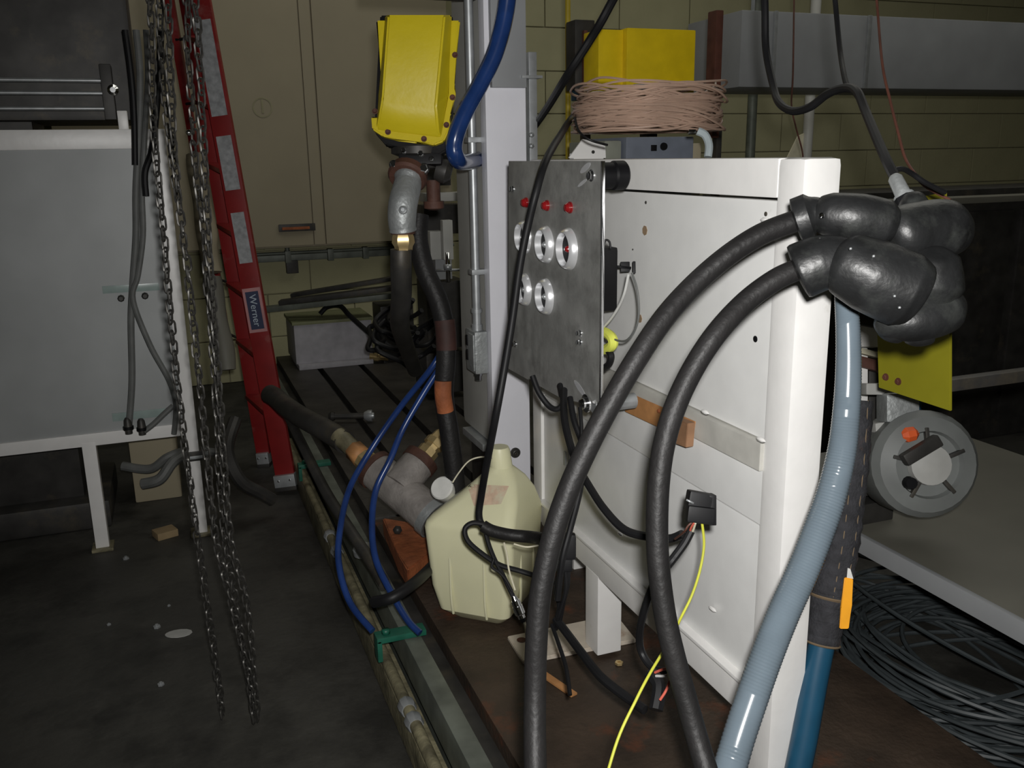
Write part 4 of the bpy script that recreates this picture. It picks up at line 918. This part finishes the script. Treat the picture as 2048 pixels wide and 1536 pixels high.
t = empty('machine_part', at(1175, 190, Y=3.1), 'dark machine part standing behind the left side of the wire coil', 'machine part')
ybox(1150, 40, 1190, 180, 3.1, .08, dk, 'block'); ybox(1168, 60, 1176, 170, 3.07, .02, brownp, 'strip'); ybox(1160, 178, 1196, 200, 3.08, .08, teal, 'valve')
a = at(1172, 200, Y=3.15); MB().box((a.x-.015, 3.14, 0), (a.x+.015, 3.17, a.z+.01), .002).build('stem', dk, t)
# yellow pipe
a = at(1136, 250, Y=3.6)
t = empty('yellow_pipe', (a.x, 3.6, 0), 'slender yellow upright pipe between the column and the wire coil', 'pipe')
MB().cyl((a.x, 3.6, 0), (a.x, 3.6, 2.4), .011, 12).build('pipe', mat('dull_yellow', (.5, .38, .03), .5), t); MB().lathe((a.x, 3.6, 0), (0, 0, 1), [(0, .04), (.01, .04), (.01, .02), (.03, .02)], 14).build('foot', dk, t)
# white gusset
t = empty('white_gusset', at(1180, 305, Y=2.43), 'white angled gusset plate on top of the bench beside the coil', 'gusset')
g = [at(1138, 316, Y=2.43), at(1166, 278, Y=2.43), at(1211, 292, Y=2.43), at(1212, 316, Y=2.43)]
MB().prism(g, (0, .008, 0), .001).build('plate', white, t); p = at(1186, 304, Y=2.43); MB().lathe(p, nY, [(0, .005), (.002, .005), (.002, 0)], 12).build('hole', dk, t)
MB().box((at(1150, 314, Y=2.43).x, 2.438, ZB), (at(1210, 314, Y=2.43).x, 2.47, 1.505), .003).build('upright', white, t)
tag(MB().tube(path((1395, 262, 2.2), (1410, 270, 2.2), (1418, 290, 2.2), (1416, 314, 2.2)), .010, 10, 6).build('clear_tube', mat('clear_tubing', (.42, .48, .5), .15)), 'cloudy clear tube hanging off the right of the wire coil', 'tube')
# cables over column gap
cable('diagonal_cable', path((1215, 20, 2.3), (1180, 80, 2.35), (1135, 150, 2.4), (1095, 215, 2.62), (1062, 262, 2.85), (1030, 305, 3.05)), .0115, cablem, 'black cable slanting down behind the white column', 'cable')
# front cable from coil over plate to the jug
MC = path((1210, 205, 2.80), (1185, 206, 2.78), (1158, 220, 2.66), (1138, 243, 2.42), (1120, 272, 2.12), (1106, 294, 1.98), (1088, 330, 1.90), (1072, 385, 1.88), (1056, 450, 1.90), (1040, 530, 1.92), (1026, 630, 1.94), (1010, 730, 1.95), (992, 830, 1.96), (975, 920, 2.04), (963, 990, 2.12), (958, 1030, 2.14), (966, 1052, 2.14), (990, 1066, 2.13), (1040, 1076, 2.12), (1100, 1082, 2.06), (1135, 1088, 2.0))
cable('long_black_cable', MC, .0085, cablem, 'long black cable crossing the instrument plate down to the jug', 'cable', n=12)
cable('cable_bundle', path((966, 1052, 2.115), (985, 1062, 2.110), (1020, 1070, 2.100), (1060, 1074, 2.090), (1100, 1080, 2.015), (1140, 1086, 2.015)), .0145, rubber, 'taped black cable bundle crossing the front of the jug', 'cable bundle', n=12)
cable('jug_loop_cable', path((968, 1048, 2.130), (945, 1046, 2.130), (930, 1058, 2.130), (936, 1082, 2.130), (965, 1108, 2.130), (1000, 1130, 2.120), (1040, 1142, 2.110), (1080, 1155, 2.100), (1120, 1170, 2.035)), .0062, cablem, 'black cable looping in a hook on the front of the jug', 'cable')
cable('jug_loop_cable', path((970, 1060, 2.120), (978, 1090, 2.120), (990, 1120, 2.120), (1006, 1150, 2.120), (1020, 1180, 2.120), (1030, 1200, 2.120)), .0055, cablem, 'black lead running down the jug to the silver connector', 'cable')
cable('jug_loop_cable', path((988, 1118, 2.110), (984, 1134, 2.110), (998, 1144, 2.110), (1012, 1160, 2.110), (1024, 1182, 2.110)), .0035, cablem, 'thin black wire beside the lead to the silver connector', 'cable')
cable('tie_wire', path((1008, 1085, 2.100), (1014, 1110, 2.105), (1018, 1140, 2.105), (1030, 1180, 2.110)), .0022, cream, 'cream wire running down the front of the jug', 'wire')
cable('tie_wire', path((1028, 1088, 2.080), (1055, 1094, 2.070), (1088, 1088, 2.070)), .0022, cream, 'short cream wire along the underside of the taped bundle', 'wire')
t = empty('silver_connector', at(1036, 1215, 2.110), 'silver plug connector hanging in front of the jug', 'connector')
a, b = at(1027, 1192, 2.110), at(1044, 1236, 2.110); d_ = b-a; l_ = d_.length
MB().lathe(a, d_, [(0, .006), (l_*.2, .0085), (l_*.2, .011), (l_*.45, .011), (l_*.45, .0125), (l_*.8, .0125), (l_*.85, .009), (l_, .009)], 16).build('shell', chrome, t)
MB().lathe(b, d_, [(0, .007), (.01, .006)], 12).build('plug', black, t)
cable('tie_wire', path((1047, 1236, 2.110), (1052, 1262, 2.110), (1054, 1290, 2.130)), .003, cream, 'cream lead below the silver connector', 'wire')
# knot of connectors behind hose A
t = empty('plug_knot', at(1130, 1110, 1.93), 'knot of black plugs behind the thick hose right of the jug', 'plug')
MB().obox(at(1128, 1092, 1.93), (.05, .04, .055), RT, UP, .008).build('plug_body', black, t)
MB().obox(at(1128, 1125, 1.94), (.035, .035, .035), RT, UP, .006).build('plug_tail', black, t)
for k, pts in enumerate((((1130, 1130, 1.94), (1132, 1180, 1.95), (1118, 1230, 1.97), (1112, 1258, 2.0)), ((1122, 1130, 1.94), (1112, 1180, 1.95), (1118, 1215, 1.97), (1108, 1255, 2.0)), ((1136, 1120, 1.94), (1136, 1165, 1.95), (1128, 1200, 1.96), (1120, 1240, 1.98)))):
    cable('knot_cable', path(*pts), .005, cablem, 'thin black cable hanging from the knot of plugs beside the leg', 'cable', group='cables hanging from the plug knot')
cable('floor_cable', path((1112, 1238, 1.99), (1135, 1268, 1.95), (1165, 1308, 1.88), (1200, 1352, 1.82), (1240, 1385, 1.78), (1290, 1420, 1.73)), .0095, cablem, 'black cable running over the foot plate of the leg to the right', 'cable')
cable('floor_cable', path((1104, 1250, 2.0), (1118, 1290, 1.95), (1132, 1335, 1.9), (1140, 1390, 1.85)), .0045, cablem, 'thin black cable running over the foot plate toward the front', 'cable')
# yellow and other wires / relay
t = empty('relay', at(1398, 1040, 1.42), 'small black relay with coloured wires hanging on the lower panel', 'relay')
MB().obox(at(1398, 1005, 1.44), (.040, .034, .034), RT-UP*.18, UP, .004).build('upper_shell', black, t)
MB().obox(at(1399, 1028, 1.43), (.044, .036, .026), RT-UP*.12, UP, .004).build('lower_shell', black, t)
MB().obox(at(1421, 1018, 1.44), (.012, .034, .048), RT, UP, .002).build('side_tab', black, t)
MB().obox(at(1380, 1003, 1.42), (.013, .002, .003), RT-UP*.5, UP).build('pale_mark', galv, t)
p = at(1405, 1010, X=XB+.004); MB().cyl(at(1405, 1010, 1.45), p, .006, 8).build('mount', black, t)
cable('relay_lead', path((1382, 1062, 1.44), (1370, 1085, 1.44), (1352, 1110, 1.44), (1338, 1128, 1.44), (1312, 1160, 1.46), (1292, 1210, 1.5), (1280, 1260, 1.55), (1282, 1300, 1.58), (1305, 1335, 1.56), (1345, 1345, 1.52)), .0068, cablem, 'black lead running from the relay down behind the inner hose', 'cable')
for pts, m_, lb in ((((1385, 1044, 1.43), (1376, 1052, 1.43), (1368, 1064, 1.44), (1350, 1078, 1.5)), brownp, 'dark red wire between relay and sweeping black cable'), (((1388, 1046, 1.42), (1382, 1056, 1.43), (1380, 1066, 1.44)), redw, 'short red wire under the relay'), (((1391, 1046, 1.42), (1388, 1056, 1.43), (1384, 1066, 1.44)), cream, 'short pale wire under the relay')):
    cable('relay_wire', path(*pts), .0018, m_, lb, 'wire', n=6)
cable('yellow_wire', path((1404, 1045, 1.43), (1408, 1090, 1.44), (1400, 1140, 1.44), (1384, 1190, 1.44), (1362, 1235, 1.43), (1345, 1270, 1.4), (1322, 1310, 1.35), (1298, 1350, 1.32), (1272, 1400, 1.30), (1235, 1480, 1.28), (1200, 1600, 1.25)), .0022, wyel, 'yellow-green wire curving from the relay to the bottom', 'wire', n=8)
for k, (m_, pts) in enumerate(((redw, ((1310, 1345, 1.5), (1330, 1338, 1.48), (1342, 1345, 1.46), (1335, 1375, 1.45), (1320, 1400, 1.45))), (whitew, ((1312, 1352, 1.5), (1335, 1350, 1.48), (1342, 1330, 1.47))), (cablem, ((1300, 1345, 1.52), (1318, 1372, 1.5), (1312, 1420, 1.48))))):
    cable('loose_wire', path(*pts), .0022 if k < 2 else .012, m_, ('red', 'white', 'thick black')[k]+' loose wire end near the lower hoses', 'wire', n=8)
p = at(1238, 1328, Z=ZB+.002)
tag(MB().lathe(p, (0, 0, 1), [(0, .011), (.006, .011), (.006, .005), (.001, .005)], 6).build('brass_nut', brass), 'brass nut lying on the brown plate in front of the leg', 'nut')
p = at(1112, 1368, Z=ZB)
tag(MB().obox(p+V((0, 0, .004)), (.02, .14, .006), (1, .3, 0), (0, 0, 1), .001).build('orange_sliver', copper), 'orange strip of metal on the plate right of the left hose', 'strip')

# ============================================================ JUG
jc = V((.766, 2.292, ZB)); JK = 1.085
t = empty('plastic_jug', jc, 'cloudy yellowish plastic jug standing on the bed', 'jug')
ang = math.radians(48)
ux = V((math.cos(ang), math.sin(ang), 0)); uy = V((-math.sin(ang), math.cos(ang), 0))
def ring(z, hx, hy, off, rr_, n=8):
    """rounded rectangle"""
    out = []
    for (sx, sy_) in ((1, 1), (-1, 1), (-1, -1), (1, -1)):
        base = {(1, 1): 0, (-1, 1): PI/2, (-1, -1): PI, (1, -1): 1.5*PI}[(sx, sy_)]
        for k in range(n):
            a = base+PI/2*k/(n-1)
            x = sx*(hx-rr_)+rr_*math.cos(a); y = sy_*(hy-rr_)+rr_*math.sin(a)
            out.append(jc+V((0, 0, z*1.20))+off+(ux*x+uy*y)*JK)
    return out
sh = R0*1.0
lv = [(0.000, .058, .058, R0*.004, .014), (.006, .068, .068, R0*.004, .018), (.035, .100, .100, R0*.0, .024), (.10, .114, .114, V((0, 0, 0)), .024), (.250, .124, .124, V((0, 0, 0)), .024), (.262, .122, .122, R0*.002, .026), (.275, .115, .115, R0*.008, .03), (.312, .086, .086, R0*.034, .03), (.346, .058, .058, R0*.048, .03), (.364, .040, .040, R0*.052, .03), (.376, .030, .030, R0*.050, .0295), (.415, .028, .028, R0*.046, .0275), (.423, .024, .024, R0*.046, .0235)]
bmj = MB(); rings = [[bmj.b.verts.new(p) for p in ring(*l_)] for l_ in lv]
for A, B in zip(rings, rings[1:]):
    n_ = len(A)
    for i in range(n_): bmj.b.faces.new([A[i], A[(i+1) % n_], B[(i+1) % n_], B[i]])
bmj.b.faces.new(rings[0]); bmj.b.faces.new(rings[-1])
from mathutils.bvhtree import BVHTree
bmesh.ops.recalc_face_normals(bmj.b, faces=bmj.b.faces); jbvh = BVHTree.FromBMesh(bmj.b)
bmj.build('body', jugm, t)
# moulded ribs on the two near faces
for (s_, L_) in ((-.045, 1), (.05, 1)):
    for nrm, tng in ((-uy, ux), (-ux, uy)):
        p = jc+nrm*.118*JK+tng*s_*JK
        MB().tube([p+V((0, 0, .04))-nrm*.012, p+V((0, 0, .09))-nrm*.002, p+V((0, 0, .2))-nrm*.001, p+V((0, 0, .235))-nrm*.004], .0038, 8, 5).build('rib', jugm, t)
cA = at(868, 980, 2.62); cB = at(905, 965, 2.7)
MB().lathe(at(896, 985, 2.70), at(876, 970, 2.64)-at(896, 985, 2.70), [(0, .034), (.012, .034), (.016, .036), (.045, .036), (.05, .032), (.05, 0)], 28).build('cap', capm, t, label='white screw cap')
# handle
cable('string_handle', path((905, 965, 2.55), (918, 945, 2.55), (938, 922, 2.55), (962, 914, 2.55), (985, 916, 2.5)), .0022, cream, 'thin pale string looped from the jug cap to its neck', 'string', n=6)
# faded label on near left face
lc = jc
def jface(u, z, side, off=.003):
    nrm, tng = (-uy, ux) if side else (-ux, uy)
    return jc+V((0, 0, z))+nrm*(.122+off)+tng*u
def onj(px, py, D): return at(px, py, D)
def jl(px, py, off=.0012):
    d = ray(px, py).normalized(); hit, nrm, _, _ = jbvh.ray_cast(CAMP, d)
    if hit is None: hit = jbvh.find_nearest(CAMP+d*2.45)[0]
    return hit-d*off
q4 = [V((934, 968, 0)), V((1018, 972, 0)), V((1002, 1008, 0)), V((948, 1012, 0))]
lb_ = MB(); gr = []
for j in range(9):
    row = []
    for i in range(13):
        u, v_ = i/12, j/8; p = (q4[0]*(1-u)+q4[1]*u)*(1-v_)+(q4[3]*(1-u)+q4[2]*u)*v_
        row.append(lb_.b.verts.new(jl(p.x, p.y)))
    gr.append(row)
for j in range(8):
    for i in range(12): lb_.b.faces.new([gr[j][i], gr[j][i+1], gr[j+1][i+1], gr[j+1][i]])
lb_.build('faded_label', labelr, t, label='torn faded red label')

# ============================================================ RIGHT TOP: wall services
t = empty('overhead_duct', at(1660, 120, Y=4.0), 'pale grey overhead duct crossing the top right', 'duct')
a, b = at(1478, 172, Y=4.0), at(2048, 60, Y=4.0)
zd = at(1640, 176, Y=4.0).z
MB().box((a.x, 4.0, zd), (6.8, 4.5, zd+.36), .01).build('duct', sheet, t)
MB().box((at(1540, 170, Y=4.0).x, 3.985, zd), (at(1546, 170, Y=4.0).x, 4.0, zd+.36), .002).build('joint_band', galv, t)
MB().box((at(1725, 170, Y=4.0).x, 3.985, zd), (at(1731, 170, Y=4.0).x, 4.0, zd+.36), .002).build('joint_band', galv, t)
for x in (a.x+.2, 5.5): MB().cyl((x, 4.2, zd+.3), (x, 4.2, 4.0), .01, 8).build('hanger_rod', galv, t)
for px, r_, m_, nm, lb, Y in ((1503, .048, dk, 'wall_pipe', 'dark upright pipe on the back wall right of the wire coil', 5.9), (1617, .045, cream, 'wall_pipe', 'pale upright pipe on the back wall below the duct', 5.2)):
    a = at(px, 250, Y=Y); t = empty(nm, (a.x, Y, 0), lb, 'pipe')
    MB().cyl((a.x, Y, 0), (a.x, Y, 3.9), r_*.75, 16).build('pipe', greenish if m_ is dk else colg, t)
    if m_ is cream: MB().prism([at(1572, 320, Y=Y), at(1596, 272, Y=Y), at(1614, 264, Y=Y), at(1614, 320, Y=Y)], (0, .01, 0), .001).build('gusset', cream, t)
    MB().lathe((a.x, Y, .0), (0, 0, 1), [(0, r_*1.6), (.02, r_*1.6), (.02, r_)], 16).build('flange', dk, t)
